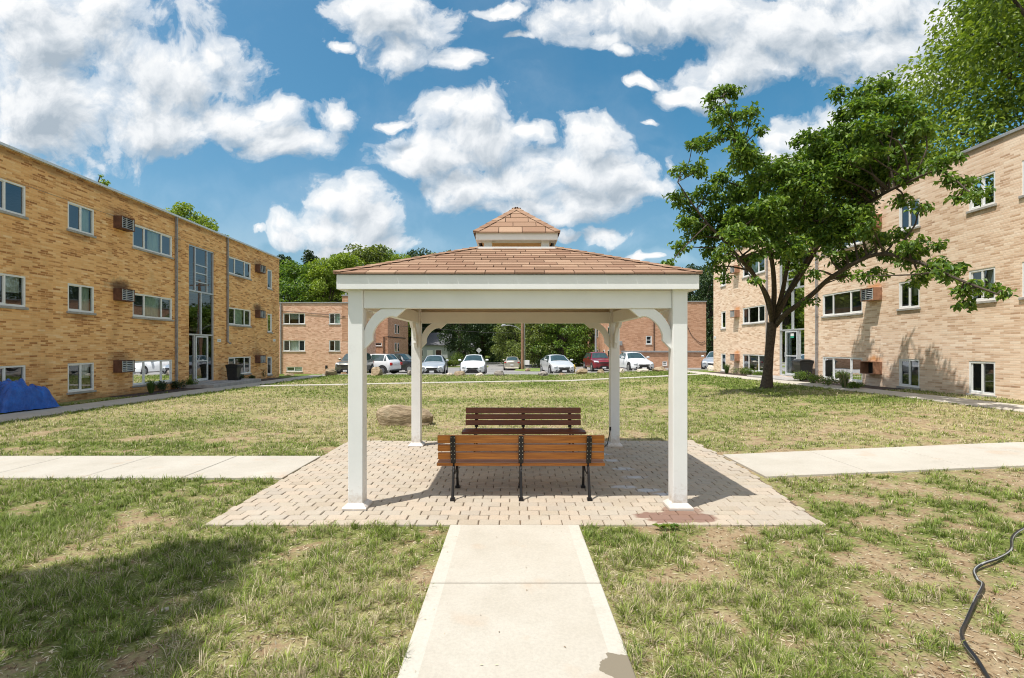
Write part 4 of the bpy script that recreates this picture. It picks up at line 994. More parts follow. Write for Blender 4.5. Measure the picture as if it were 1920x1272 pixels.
# ---------------- blue tarp over something lumpy
def tarp():
    rr = random.Random(3); n = 46; vs = []; fs = []
    W, D = .78, .45
    for i in range(n + 1):
        for j in range(n + 1):
            u = i / n * 2 - 1; v = j / n * 2 - 1
            e = max(abs(u), abs(v)); 
            x = u * W * (1 + .12 * e * mnoise.noise(Vector((u * 3, v * 3, 1)))); y = v * D * (1 + .16 * e * mnoise.noise(Vector((u * 3, v * 3, 7))))
            h1 = .70 * max(0, 1 - abs((u + .25) / .68) ** 3.0); h2 = .56 * max(0, 1 - abs((u - .45) / .50) ** 2.4)
            h = max(h1, h2); h = h * max(0, 1 - abs(v) ** 5) ** .6
            h += (abs(mnoise.noise(Vector((u * 3.3, v * 1.6, 3)))) * .22 + mnoise.noise(Vector((u * 7, v * 2.5, 9))) * .05) * min(1, h * 3)
            z = max(h, .015 + .03 * abs(mnoise.noise(Vector((u * 6, v * 6, 2)))))
            vs.append((x, y, z))
    for i in range(n):
        for j in range(n): a = i * (n + 1) + j; fs.append((a, a + n + 1, a + n + 2, a + 1))
    m_ = MB().add(vs, fs); o = m_.build('tarpaulin', M['tarp'], smooth=True); o.location = (-13.12, 13.35, .03); o.rotation_euler = (0, 0, math.radians(78)); o.scale = (.95, .9, 1.05)
    tag(o, 'crumpled bright blue tarp draped over a low bulky load by the left wall', 'tarp')
tarp()
# ================================================================== CARS
def car(name, loc, rz, paint, label, style='sedan', sc=(1, 1, 1), plate=True):
    t = empty(name, loc, rz, label, 'car', 'vehicles in the parking lot')
    # station: y, half width, sill z, shoulder z, top z, half width of the top
    S = {'sedan': [(-2.28, .60, .30, .52, .58, .50), (-2.18, .78, .22, .60, .68, .62), (-1.9, .86, .20, .70, .78, .70), (-1.0, .89, .20, .86, .93, .74), (-.72, .90, .20, .90, .98, .74), (.02, .90, .20, .93, 1.40, .57), (.55, .90, .20, .94, 1.45, .58), (1.05, .90, .20, .95, 1.41, .57), (1.62, .89, .20, .97, 1.05, .66), (2.12, .84, .22, .95, 1.03, .66), (2.26, .74, .32, .86, .90, .60)],
         'hatch': [(-2.15, .58, .30, .50, .56, .48), (-2.06, .78, .22, .60, .70, .60), (-1.8, .87, .20, .74, .83, .70), (-1.1, .90, .20, .90, .99, .74), (-.9, .90, .20, .93, 1.03, .74), (-.05, .91, .20, .96, 1.44, .58), (.5, .91, .20, .98, 1.48, .59), (1.2, .91, .20, 1.00, 1.44, .57), (1.85, .89, .22, 1.02, 1.14, .62), (2.1, .84, .24, .95, 1.0, .62), (2.18, .74, .34, .80, .84, .58)],
         'suv': [(-2.38, .70, .38, .80, .88, .62), (-2.28, .86, .30, .88, 1.0, .74), (-2.0, .93, .28, .98, 1.08, .80), (-1.1, .95, .28, 1.08, 1.16, .82), (-.95, .95, .28, 1.10, 1.20, .82), (-.35, .95, .28, 1.13, 1.70, .66), (.4, .95, .28, 1.14, 1.76, .68), (1.7, .95, .28, 1.15, 1.73, .66), (2.15, .93, .30, 1.15, 1.25, .80), (2.3, .90, .34, 1.05, 1.10, .76), (2.36, .82, .42, .88, .92, .70)]}[style]
    iw, ir, ig, ih = (4, 5, 7, 8)   # windscreen base, roof front, roof rear, rear glass base
    vs = []; n = 13
    for (y, hw, zb, zs, zt, rw) in S:
        half = [(hw * .80, zb), (hw * .97, zb + .09), (hw, (zb + zs) / 2 + .04), (hw * .965, zs), (rw, zt - .045), (rw * .62, zt - .006), (0, zt + .012)]
        ring = [(x, z) for x, z in half] + [(-x, z) for x, z in half[-2::-1]]
        for x, z in ring: vs.append((x, y + .10 * (x / .9) ** 2 * (1 if y < -1.7 else (-1 if y > 1.9 else 0)), z))
    fs = [(i * n + k, (i + 1) * n + k, (i + 1) * n + k + 1, i * n + k + 1) for i in range(len(S) - 1) for k in range(n - 1)]
    fs += [(i * n, i * n + n - 1, (i + 1) * n + n - 1, (i + 1) * n) for i in range(len(S) - 1)]
    fs += [tuple(range(n)), tuple((len(S) - 1) * n + k for k in range(n - 1, -1, -1))]
    MB().add(vs, fs).build('body', paint, t, smooth=True)
    V_ = [Vector(v) for v in vs]
    def P(i, k): return V_[i * n + k]
    def panel(nm, cs, off, inset=.07, mat=None):
        c = sum(cs, Vector()) / len(cs); nn = (cs[1] - cs[0]).cross(cs[2] - cs[0]).normalized()
        if nn.dot(c - Vector((0, c.y * .3, .6))) < 0: nn = -nn
        pts = [c + (p - c) * (1 - inset) + nn * off for p in cs]
        return MB().add(pts, [tuple(range(len(pts)))]).build(nm, mat or M['carglass'], t)
    def strip_glass(nm, ia, ib, ks, inset, off=.012):
        mb = MB(); rows = []
        a0, a1 = [P(ia, k) for k in ks], [P(ib, k) for k in ks]; c = (sum(a0, Vector()) + sum(a1, Vector())) / (2 * len(ks))
        nn = (a0[-1] - a0[0]).cross(a1[0] - a0[0]).normalized(); nn = nn if nn.z > 0 else -nn
        v = [c + (p - c) * (1 - inset) + nn * off for p in a0 + a1]; m_ = len(ks)
        mb.add(v, [(i, i + 1, i + 1 + m_, i + m_) for i in range(m_ - 1)]); mb.build(nm, M['cabinglass'], t)
    strip_glass('windshield', iw, ir, [4, 5, 6, 7, 8], .09); strip_glass('rear_window', ig, ih, [4, 5, 6, 7, 8], .10)
    for s in (0, 1):
        kb, kt = (3, 4) if s == 0 else (9, 8)
        for (ia, ib) in ((iw, ir), (ir, ir + 1), (ir + 1, ig), (ig, ih)):
            if ia == iw: cs = [P(iw, kb).lerp(P(ir, kb), .25), P(ir, kb), P(ir, kt)]
            elif ia == ig: cs = [P(ig, kb), P(ih, kb).lerp(P(ig, kb), .3), P(ig, kt)]
            else: cs = [P(ia, kb), P(ib, kb), P(ib, kt), P(ia, kt)]
            panel('side_window', cs, .012, .10, M['cabinglass'])
    fy = S[0][0]; hw = S[1][1]; zb, zs = S[1][2], S[1][3]; R = .33 if style != 'suv' else .37
    wy = (fy + .85, -fy - .80)
    for s in (-1, 1):
        for y in wy:
            xw = S[4][1]
            w = MB().tube([(s * (xw - .20), y, R), (s * (xw - .02), y, R), (s * (xw + .015), y, R)], [R, R, R * .93], 22).build('wheel', M['rubber'], t)
            MB().tube([(s * (xw - .0), y, R), (s * (xw + .022), y, R)], [R * .62, R * .60], 18).build('rim', M['rim'], w)
            arch = [(y + (R + .07) * math.cos(a), R + .02 + (R + .07) * math.sin(a)) for a in [PI * k / 12 - .12 for k in range(13)]] + [(y - R - .07, .16), (y + R + .07, .16)]
            MB().prism(arch, lambda a, b, tt: (tt, a, b), s * (xw - .12), s * (xw + .004)).build('wheel_arch', M['rubber'], t)
        # lamps, mirrors
        hz = zs + .06; hx0, hx1 = s * hw * .56, s * hw * .98
        MB().add([(hx0, fy + .03, hz - .10), (hx1, fy + .13, hz - .07), (hx1 + s * .02, fy + .40, hz + .07), (hx0, fy + .10, hz + .05), (s * hw * .8, fy - .01, hz - .02)], [(0, 1, 4), (1, 2, 4), (2, 3, 4), (3, 0, 4)]).build('headlight', M['lamp'], t)
        MB().tube([(s * hw * .72, fy - .0, zb + .13), (s * hw * .72, fy + .10, zb + .13)], .05, 8).build('fog_lamp', M['dark'], t)
        ry = S[-1][0]; rz_ = S[-2][3]
        tlh = .15 if style != 'suv' else .26
        MB().box(s * hw * .76, s * hw * 1.03, ry - .13, ry + .015, rz_ - tlh, rz_ - .02).build('taillight', M['redlamp'], t, bevel=.03)
        mx = S[5][1]; mz = S[5][3] + .06
        MB().box(s * (mx - .02), s * (mx + .20), S[4][0] + .25, S[4][0] + .40, mz, mz + .13).build('mirror', paint, t, bevel=.035)
    MB().prism([(-.36, .02), (.36, .02), (.42, .12), (-.42, .12)], lambda a, b, tt: (a, tt + .10 * (a / .9) ** 2, zs - .13 + b), fy - .015, fy + .12).build('grille', M['dark'], t)
    MB().prism([(-.46, 0), (.46, 0), (.30, .16), (-.30, .16)], lambda a, b, tt: (a, tt + .10 * (a / .9) ** 2, zb + .055 + b * 1.2), fy - .02, fy + .10).build('lower_intake', M['dark'], t)
    MB().box(-hw * .92, hw * .92, fy + .04, fy + .22, zb - .03, zb + .035).build('bumper_lip', M['rubber'], t, bevel=.02)
    MB().box(-hw * .95, hw * .95, -fy - .22, -fy + .0, zb, zb + .12).build('rear_bumper', M['rubber'] if style == 'suv' else paint, t, bevel=.03)
    if plate: MB().box(-.16, .16, fy - .045, fy - .025, zb + .03, zb + .16).build('licence_plate', M['plate'], t)
    MB().box(-.16, .16, -fy - .035, -fy - .02 + .02, zs - .05, zs + .08).build('licence_plate', M['plate'], t)
    t.scale = sc; return t
M['cabinglass'] = plain('tinted_car_glass', (.035, .06, .06), .04, spec=1.0, var=.3, scale=3)
P_white = car_paint('white_paint', (.72, .74, .75), .0); P_silver = car_paint('silver_paint', (.50, .53, .56), .5); P_beige = car_paint('champagne_paint', (.50, .46, .38), .4)
P_red = car_paint('dark_red_paint', (.22, .012, .02), .3); P_black = car_paint('black_paint', (.012, .014, .018), .2); P_olive = car_paint('grey_green_paint', (.13, .13, .11), .4); P_sw = car_paint('silver_white_paint', (.62, .64, .65), .3)
def cg(px, Y): x = AX(px, Y); return (x, Y, g(x, Y) + .02)
def center(px, Yn, L=2.2): return cg(px, Yn + L)
car('parked_car', center(814.5, 35.6), .07, P_silver, 'silver white sedan with a dark grille parked beside the rear left gazebo post', 'sedan')
car('parked_car', center(888.5, 35.2, 2.1), .02, P_white, 'white hatchback facing the lawn with a black trapezoid lower grille', 'hatch', (1.0, 1, 1), False)
car('parked_car', cg(961, 55), PI - .03, P_beige, 'small champagne sedan seen from behind near the utility pole', 'sedan')
car('parked_car', cg(1044, 38.2), .17, P_sw, 'silver hatchback facing the lawn right of the utility pole with jagged rock at its wheel', 'hatch')
car('parked_car', cg(1121, 45.2), .06, P_red, 'dark red sport utility vehicle in front of the terracotta building', 'suv', (.98, 1, .97))
car('parked_car', cg(1188, 38.4), .10, P_white, 'silver white compact sedan seen between the two right gazebo posts', 'sedan')
car('parked_car', (AX(1352, 37.5), 38.2, g(15.5, 38)), -.5, P_silver, 'pale silver car half hidden behind the far corner of the buff building', 'sedan')
car('parked_car', cg(666, 37.8), -.02, P_olive, 'dark grey crossover half hidden behind the front left gazebo post', 'suv', (.92, .9, .93))
car('parked_car', cg(697, 41.4), -1.88, P_white, 'white crossover seen from its rear corner with a red tail light', 'suv', (1, 1, .95))
car('parked_car', cg(752, 47), 1.15, P_black, 'black truck like vehicle parked beyond the white crossover', 'suv', (1.0, 1.05, 1.02))

# ================================================================== TREES
def leaf_arrays(C, DIR, UP, size, ratio=.5, fold=.18):
    """one folded leaf (two triangles) per centre"""
    n = len(C); d = DIR / np.linalg.norm(DIR, axis=1, keepdims=True); s = np.cross(d, UP); s /= (np.linalg.norm(s, axis=1, keepdims=True) + 1e-9); u = np.cross(s, d)
    L = size[:, None]; b = C - d * L * .5; tip = C + d * L * .5 - u * L * .12; m = C + d * L * .0
    l = m - s * L * ratio * .5 + u * L * fold; r = m + s * L * ratio * .5 + u * L * fold
    V = np.stack([b, l, tip, r], 1).reshape(-1, 3); k = np.arange(n) * 4
    F = np.stack([np.stack([k, k + 2, k + 1], 1), np.stack([k, k + 3, k + 2], 1)], 1).reshape(-1, 3)
    return V, F
def clump_leaves(cent, rad, n, size, rs, flat=.75, droop=.5):
    """leaves through clumps: cent (m,3), rad (m,), n per clump"""
    m = len(cent); idx = np.repeat(np.arange(m), n) if np.isscalar(n) else np.repeat(np.arange(m), n)
    N = len(idx); v = rs.normal(size=(N, 3)); v /= np.linalg.norm(v, axis=1, keepdims=True); rr = rs.rand(N) ** .42
    off = v * rr[:, None] * np.array([1, 1, flat]); C = cent[idx] + off * rad[idx][:, None]
    D = v * np.array([1, 1, .3]) + rs.normal(size=(N, 3)) * .6; D[:, 2] -= droop
    U = np.tile(np.array([0, 0, 1.0]), (N, 1)) + rs.normal(size=(N, 3)) * .45
    return C, D, U, size * (.7 + .6 * rs.rand(N))
def limb(mb, a, b, r0, r1, bend, rr, seg=7):
    a, b = Vector(a), Vector(b); L = (b - a).length; k = 5
    off = Vector((rr.uniform(-1, 1), rr.uniform(-1, 1), rr.uniform(-.2, .8))) * bend * L
    pts = [a.lerp(b, i / k) + off * math.sin(PI * i / k) + Vector((rr.uniform(-1, 1), rr.uniform(-1, 1), 0)) * L * .015 * (0 < i < k) for i in range(k + 1)]
    mb.tube(pts, [r0 + (r1 - r0) * i / k for i in range(k + 1)], seg); return pts

def make_tree(name, seed, H, cr, trunk_h, nclump, nleaf, lsize, mat, shape=1.0, zflat=1.0, low=0.0, bark='bark'):
    """generic deciduous tree about the origin; returns (root, crown, trunk)"""
    rs = np.random.RandomState(seed); rr = random.Random(seed)
    cents = []; rads = []
    zc0, zc1 = trunk_h, H
    for k in range(nclump):
        u = (k + .5) / nclump; zz = zc0 + (zc1 - zc0) * (u ** .85)
        t = (zz - zc0) / (zc1 - zc0); prof = max(.12, math.sin(PI * (low + (1 - low) * (.08 + .86 * t))) ** .6 * (1 - .25 * t * shape))
        a = k * 2.399 + rr.uniform(-.4, .4); rad = cr * prof * math.sqrt(rr.uniform(.12, 1.0)) * rr.uniform(.8, 1.12)
        cents.append((rad * math.cos(a), rad * math.sin(a), zz + rr.uniform(-.3, .3))); rads.append(cr * rr.uniform(.20, .36))
    cents = np.array(cents); rads = np.array(rads); w = (rads / rads.mean()) ** 2; n = np.maximum(4, (nleaf / nclump * w)).astype(int)
    C, Dd, U, S = clump_leaves(cents, rads, n, lsize, rs); V, F = leaf_arrays(C, Dd, U, S)
    root = empty(name); crown = np_mesh('crown', V, F, mat, parent=root)
    mb = MB(); r0 = H * .022 + .05
    mb.tube([(0, 0, -.4), (0, 0, .1), (rr.uniform(-.1, .1), rr.uniform(-.1, .1), trunk_h * .6), (rr.uniform(-.2, .2), rr.uniform(-.2, .2), trunk_h + (H - trunk_h) * .25), (rr.uniform(-.3, .3), 0, trunk_h + (H - trunk_h) * .7)], [r0 * 1.5, r0 * 1.1, r0, r0 * .7, r0 * .2], 9)
    for k in range(0, nclump, max(1, nclump // 14)):
        c = cents[k]; zz = trunk_h * .8 + (c[2] - trunk_h) * .45; limb(mb, (0, 0, max(trunk_h * .6, zz)), tuple(c), r0 * .4, r0 * .08, .12, rr, 5)
    trunk = mb.build('trunk', M[bark], root, smooth=True)
    return root
def place(proto, x, y, s, rz, label, cat='tree', group=None, mat=None, zs=1.0, dz=-.1, name=None):
    t = proto; 
    if t.get('used'):
        c = t.copy(); LINK(c)
        for ch in t.children:
            k = ch.copy(); LINK(k); k.parent = c
        t = c
        if 'label' in t: del t['label']
    else: t['used'] = 1
    t.location = (x, y, g(x, y) + dz); t.rotation_euler = (0, 0, rz); t.scale = (s, s, s * zs)
    tag(t, label, cat, group)
    if name: t.name = name
    if mat:
        for ch in t.children:
            if ch.name.startswith('crown'):
                ch.material_slots[0].link = 'OBJECT'; ch.material_slots[0].material = M[mat]
    return t
M['leaf_mid2'] = leaf_mat('leaf_bright_green', [(.06, .11, .018), (.11, .18, .026), (.18, .26, .035), (.26, .33, .045)], .3)
FW = 'trees of the wooded backdrop'
A1 = make_tree('broad_tree', 101, 16, 5.2, 4.2, 46, 8500, .42, M['leaf_main'])
A2 = make_tree('broad_tree', 102, 17, 4.4, 3.6, 46, 8500, .42, M['leaf_yellow'], .6)
A3 = make_tree('dense_tree', 103, 15, 5.4, 1.2, 52, 10000, .40, M['leaf_dark'], low=.0)
A4 = make_tree('tall_tree', 104, 19, 3.4, 2.5, 44, 8500, .40, M['leaf_dark'], 1.6)
A5 = make_tree('bushy_tree', 105, 9, 4.2, .7, 40, 8000, .30, M['leaf_olive'])
def top(px, py, Y): return AX(px, Y), HZ(py, Y) - g(AX(px, Y), Y)
def pt(proto, px, py, Y, baseH, rz, label, mat=None, w=1.0, **k):
    x, h = top(px, py, Y); s = h / baseH; t = place(proto, x, Y, s * w, rz, label, group=FW, mat=mat, zs=1 / w, **k); return t
pt(A4, 533, 482, 74, 19, .3, 'dark narrow tree just beyond the far corner of the left block')
pt(A1, 558, 494, 70, 16, 1.3, 'mid green tree over the left part of the pink brick building', w=1.1)
pt(A4, 583, 476, 84, 19, 2.1, 'tallest dark spire topped tree behind the pink brick building')
pt(A2, 606, 492, 68, 17, .9, 'yellow green tree over the middle of the pink brick building', w=1.0)
pt(A4, 632, 480, 86, 19, 4.0, 'dark tree peeking between lighter crowns above the pink building', 'leaf_main')
pt(A2, 652, 486, 72, 17, 3.9, 'bright green tree left of the gazebo eave', w=1.15)
pt(A1, 690, 466, 80, 16, 5.0, 'big rounded tree crown rising highest above the left gazebo eave', 'leaf_olive', w=1.25)
pt(A1, 722, 474, 84, 16, 2.2, 'rounded olive tree crown directly over the left gazebo roof slope', 'leaf_main', w=1.05)
pt(A2, 748, 486, 78, 17, 5.5, 'small yellow green crown showing just over the left roof slope', w=.9)
pt(A1, 792, 475, 92, 16, 2.0, 'distant dark crown touching the gazebo hip line left of the cupola', 'leaf_dark', w=1.05)
pt(A1, 832, 478, 95, 16, 4.4, 'distant crown nearest to the cupola above the roof slope', 'leaf_olive')
pt(A3, 770, 540, 82, 15, 1.0, 'dark tree behind the terracotta building under the left brace')
pt(A3, 815, 540, 88, 15, 2.2, 'dark tree behind the grey sided house')
pt(A3, 862, 545, 72, 15, 3.1, 'broad dark tree spreading over the hedge behind the white hatchback', w=1.05, dz=1.3)
pt(A3, 905, 525, 84, 15, 4.0, 'deep green tree directly behind the diamond road sign')
pt(A3, 948, 530, 80, 15, 5.2, 'deep green tree behind the street light arm')
pt(A5, 968, 585, 66, 9, .6, 'olive leafy tree left of the utility pole')
pt(A5, 1012, 575, 62, 9, 1.9, 'olive leafy tree right of the utility pole', w=1.15)
pt(A3, 1000, 530, 82, 15, .2, 'dark tall tree behind the utility pole')
pt(A5, 1055, 578, 60, 9, 3.0, 'dense olive tree behind the silver hatchback', 'leaf_main', w=1.15)
pt(A5, 1085, 585, 64, 9, 4.2, 'dense tree beside the left edge of the terracotta building', w=1.05)
pt(A3, 1060, 525, 78, 15, 2.6, 'dark tall tree behind the dense olive trees')
pt(A3, 1110, 545, 84, 15, 1.6, 'dark tree behind the light pole and red vehicle')
pt(A1, 1262, 545, 84, 16, .7, 'tree behind the roof of the terracotta building', 'leaf_dark')
pt(A1, 1296, 503, 74, 16, 3.3, 'dark green tree between the gazebo eave and the buff building', 'leaf_dark', w=1.1)
pt(A3, 1335, 500, 62, 15, 3.9, 'dark tree filling the gap beside the far end of the buff building', w=.85)
pt(A1, 1375, 500, 80, 16, 1.1, 'tree crown rising behind the far end of the buff building', 'leaf_dark')
# trees behind the two blocks
B1 = make_tree('broad_tree', 201, 11.5, 2.1, 5.5, 30, 5200, .20, M['leaf_yellow'], .6)
x, h = top(353, 372, 34); place(B1, x - .3, 34, h / 11.9, 1.0, 'bright green tree top rising over the roof of the left block', dz=0)
x, h = top(380, 398, 36); place(B1, x + .1, 36, h / 11.9, 2.0, 'smaller green tree top just right of the one over the left roof', dz=0)
x, h = top(192, 332, 30); B9 = make_tree('young_tree', 205, 12, .7, 10.6, 8, 160, .2, M['leaf_yellow'], .6); place(B9, x, 30, h / 12.2, 0, 'thin twig top of a tree poking over the left roof edge', dz=0)
B2 = make_tree('great_tree', 202, 26, 8.0, 6, 100, 70000, .27, M['leaf_yellow'], .5)
place(B2, 30.2, 25.5, 1.0, .4, 'huge leafy tree towering behind the buff building at the upper right', dz=0)
B3 = make_tree('great_tree', 203, 17, 5.4, 5, 70, 26000, .24, M['leaf_olive'], .5)
place(B3, 20.8, 27, .74, 1.4, 'olive green tree behind the buff building roof behind the lawn tree', dz=0, mat='leaf_yellow')
place(B3, 19.0, 33, .66, 3.4, 'smaller tree behind the far half of the buff building', dz=0, mat='leaf_main')
B4 = make_tree('great_tree', 204, 22, 5.5, 7, 42, 26000, .26, M['leaf_dark'], .5)
place(B4, 24.9, 20.0, 1.0, 2.0, 'darker tall tree leaning in at the top right corner of the view', dz=0, mat='leaf_mid2')
# the tree outside the view whose crown shades the near left lawn
B5 = make_tree('shade_tree', 206, 9.0, 2.1, 4.3, 21, 15000, .16, M['leaf_main'], .5)
place(B5, -6.15, .8, 1.0, .5, 'tree at the near left casting leafy shade on the lawn', dz=0)

# ---------------- the lawn tree in front of the right building
def lawn_tree():
    bx, by = 9.45, 18.3; gz_ = g(bx, by); rs = np.random.RandomState(77); rr = random.Random(77)
    root = empty('lawn_tree', (bx, by, gz_), 0, 'dark green broadleaf tree with a forked trunk on the lawn before the buff building', 'tree')
    def W(cx, cy, Y): return Vector((AX(1200 + cx / 1.987, Y) - bx, Y - by, HZ(120 + cy / 1.987, Y) - gz_))
    pads = [(310,100,35),(270,130,30),(350,110,28),(300,170,42),(400,200,42),(350,190,32),(290,215,28),(240,300,42),(200,310,30),(330,260,48),(370,310,50),(390,370,55),
     (150,400,32),(215,400,38),(130,495,32),(180,520,45),(250,480,48),(300,440,38),(170,590,42),(230,570,52),(250,650,46),(150,690,30),(120,735,17),(190,640,36),
     (300,540,55),(300,620,56),(325,700,42),(310,800,22),(290,760,30),(350,650,55),(380,480,58),(430,560,58),(400,640,56),(450,700,45),(400,735,34),
     (470,380,42),(440,440,56),(520,420,56),(520,500,62),(560,580,62),(500,640,56),(560,680,54),(600,300,38),(650,270,38),(640,350,56),(600,420,62),(640,480,62),(700,420,66),(660,560,66),(620,640,56),(600,720,34),(690,640,56),
     (740,105,30),(757,190,44),(740,265,46),(850,90,40),(900,75,44),(830,150,52),(900,160,60),(960,140,50),(1000,200,54),(860,240,62),(930,260,64),(800,300,66),(760,360,66),(850,340,56),(1020,280,54),(1060,250,44),(980,345,46),
     (900,420,54),(980,425,40),(1050,400,38),(1130,370,36),(1180,350,26),(1150,430,32),(1205,462,32),(1250,490,22),(1185,500,24),(980,510,34),(1050,540,24),
     (780,480,62),(850,500,44),(740,560,62),(780,620,54),(850,600,34),(820,700,44),(760,730,38),(700,720,38),
     (900,660,38),(960,640,38),(1020,670,38),(1080,690,34),(920,720,34),(1000,740,38),(1060,780,36),(1110,760,32),(1160,800,32),(1200,850,32),(1250,830,32),(1300,850,26),(1350,862,13),(1200,900,18),(1180,760,24),(1020,820,18),(880,780,30),(830,790,26),(630,892,14),(430,805,14),(470,600,60),(530,715,42),(640,560,60),(720,640,56),(590,755,26),(650,785,26),(380,560,52),(840,430,58),(860,640,44),(700,300,50),(690,350,58),(540,385,46),(425,360,40),(800,560,56),(340,590,50),(450,250,0.1),(560,480,60),(760,420,60),(480,540,60),(270,700,34),(230,620,34),(900,330,60),(940,380,50),(1000,700,36),(1140,790,32),(760,790,24)]
    def DY(cx): return min(16.0, 10.7 / max(.4, (1200 + cx / 1.987 - 960) / FPX))
    cents, rads = [], []
    for (cx, cy, r) in pads:
        base = DY(cx + r * .4) - (0 if cx > 350 else (350 - cx) / 250 * .8)
        inner = 1.0 if 330 < cx < 900 else .35
        for q in range(2 if inner == 1.0 and r > 45 else 1):
            Y = base + (rr.uniform(-1, 1) if cx < 700 else rr.uniform(-1, 0)) * 1.9 * inner; p = W(cx + rr.uniform(-8, 8), cy + rr.uniform(-8, 8), Y)
            cents.append(p); rads.append(r / 1.987 / FPX * Y * 1.12)
    # break each pad into small sprays
    sc_, sr_ = [], []
    for p, r in zip(cents, rads):
        for k in range(max(4, int(19 * (r / .45) ** 1.75))):
            v = rs.normal(size=3); v /= np.linalg.norm(v); v[2] *= .8; q = np.array(p) + v * r * (rs.rand() ** .45) * .86; sc_.append(q); sr_.append(.17 + .12 * rs.rand())
    sc_ = np.array(sc_); sr_ = np.array(sr_); C, Dd, U, S = clump_leaves(sc_, sr_, 17, .15, rs, .55, .55)
    V, F = leaf_arrays(C, Dd, U, S, .48, .14); np_mesh('crown', V, F, M['leaf_main'], parent=root)
    mb = MB(); fork = W(492, 965, 18.3)
    mb.tube([W(470, 1216, 18.3) + Vector((0, 0, -.2)), W(472, 1195, 18.3), W(476, 1150, 18.3), W(482, 1070, 18.3), fork], [.30, .215, .165, .15, .17], 14)
    L = [([(492, 965, 18.3), (480, 880, 18.2), (440, 810, 18.0), (350, 700, 17.8), (230, 570, 17.5), (140, 440, 17.3)], .085),
         ([(492, 960, 18.3), (500, 840, 18.5), (485, 700, 18.9), (420, 480, 19.2), (370, 300, 18.9), (310, 120, 18.6)], .10),
         ([(500, 960, 18.3), (530, 850, 18.2), (560, 700, 18.0), (610, 520, 18.0), (640, 290, 18.2)], .095),
         ([(505, 950, 18.4), (560, 840, 18.7), (650, 680, 18.8), (760, 450, 18.9), (830, 260, 18.5), (890, 90, 18.2)], .105),
         ([(505, 975, 18.3), (545, 930, 18.1), (640, 860, 17.6), (720, 790, 17.0), (880, 710, 16.0), (1040, 740, 14.8), (1180, 800, 13.6), (1330, 858, 12.5)], .10),
         ([(640, 700, 18.4), (760, 590, 17.4), (880, 500, 16.4), (1000, 440, 15.0), (1120, 400, 14.0), (1230, 480, 13.2)], .07),
         ([(505, 960, 18.4), (540, 880, 19.2), (620, 760, 20.0), (700, 620, 20.2), (760, 520, 20.0)], .075), ([(490, 950, 18.2), (460, 850, 19.3), (400, 740, 19.8), (330, 640, 20.0)], .07)]
    lp = []
    for pts, r in L:
        P3 = catmull([W(q[0], q[1], 18.3 + (min(q[2] - 2.2, DY(q[0])) - 18.3) * min(1, i_ / 3.0)) for i_, q in enumerate(pts)] if pts[0][1] > 900 else [W(q[0], q[1], min(q[2] - 2.2, DY(q[0]))) for q in pts], 5); n = len(P3); mb.tube(P3, [r * (1 - .82 * i / (n - 1)) for i in range(n)], 9); lp += [(p, r * (1 - .8 * i / (n - 1))) for i, p in enumerate(P3)]
    for p, r in zip(cents, rads):
        best = min(lp, key=lambda q: (q[0] - p).length + (.8 if q[0].z > p.z else 0)); a = best[0]; d = (p - a).length
        if d > .15: pts = limb(mb, a, p, min(.035, best[1] * .7), .012, .12, rr, 6)
        for k in range(3):
            v = Vector((rr.uniform(-1, 1), rr.uniform(-1, 1), rr.uniform(-.4, .8))).normalized() * r * .8; limb(mb, p, p + v, .010, .004, .1, rr, 4)
    mb.build('trunk', M['bark'], root, smooth=True)
lawn_tree()

# ================================================================== SHRUBS
def shrub(loc, r, h, label, mat='leaf_shrub', seed=0, n=700, ls=.055, group='low shrubs in the planting beds'):
    rs = np.random.RandomState(seed); m = 9; c = rs.normal(size=(m, 3)) * np.array([r * .42, r * .42, h * .15]); c[:, 2] = h * .55 + rs.uniform(-.15, .15, m) * h
    C, Dd, U, S = clump_leaves(c, np.full(m, r * .5), n // m, ls, rs, h / r * .9, -.2); C[:, 2] = np.maximum(C[:, 2], .03)
    V, F = leaf_arrays(C, Dd, U, S); root = empty('shrub', loc, 0, label, 'shrub', group); np_mesh('foliage', V, F, M[mat], parent=root)
    mb = MB(); rr = random.Random(seed)
    for k in range(5): mb.tube([(0, 0, -.02), (rr.uniform(-.4, .4) * r, rr.uniform(-.4, .4) * r, h * .6)], [.012, .005], 5)
    mb.build('stem', M['bark'], root); return root
def tussock(loc, h, label, seed=0, n=130, plume=False):
    rs = np.random.RandomState(seed); V = []; F = []; cols = []
    for k in range(n):
        a = rs.rand() * 2 * PI; ln = h * rs.uniform(.6, 1.05); out = rs.uniform(.15, .55) * h; w = .009; d = np.array([math.cos(a), math.sin(a), 0]); s = np.array([-d[1], d[0], 0]) * w; b = d * rs.rand() * .07
        k0 = len(V); m_ = b + d * out * .35 + np.array([0, 0, ln * .65]); tp = b + d * out + np.array([0, 0, ln * rs.uniform(.75, 1)])
        V += [b - s, b + s, m_ + s * .8, m_ - s * .8, tp]; F += [(k0, k0 + 1, k0 + 2), (k0, k0 + 2, k0 + 3), (k0 + 3, k0 + 2, k0 + 4)]
        c = np.array([.10, .17, .04]) * rs.uniform(.6, 1.5) if not (plume and rs.rand() < .35) else np.array([.42, .36, .22]); cols += [c] * 5
    o = np_mesh('ornamental_grass', V, F, M['blade'], np.array(cols)); o.location = loc; tag(o, label, 'ornamental grass'); return o
def bp(px, py, Xw=None, Y=None):
    x = AX(px, Y); return (x, Y, g(x, Y) + .01)
tussock(bp(283, 738, Y=18.9), .62, 'spiky grass clump under the three pane window of the left building', 1)
shrub(bp(306, 735, Y=20.0), .30, .42, 'dark round shrub beside the spiky grass at the left building', 'leaf_dark', 2)
shrub(bp(333, 728, Y=21.0), .28, .36, 'dark low shrub at the foot of the left downspout', 'leaf_dark', 3)
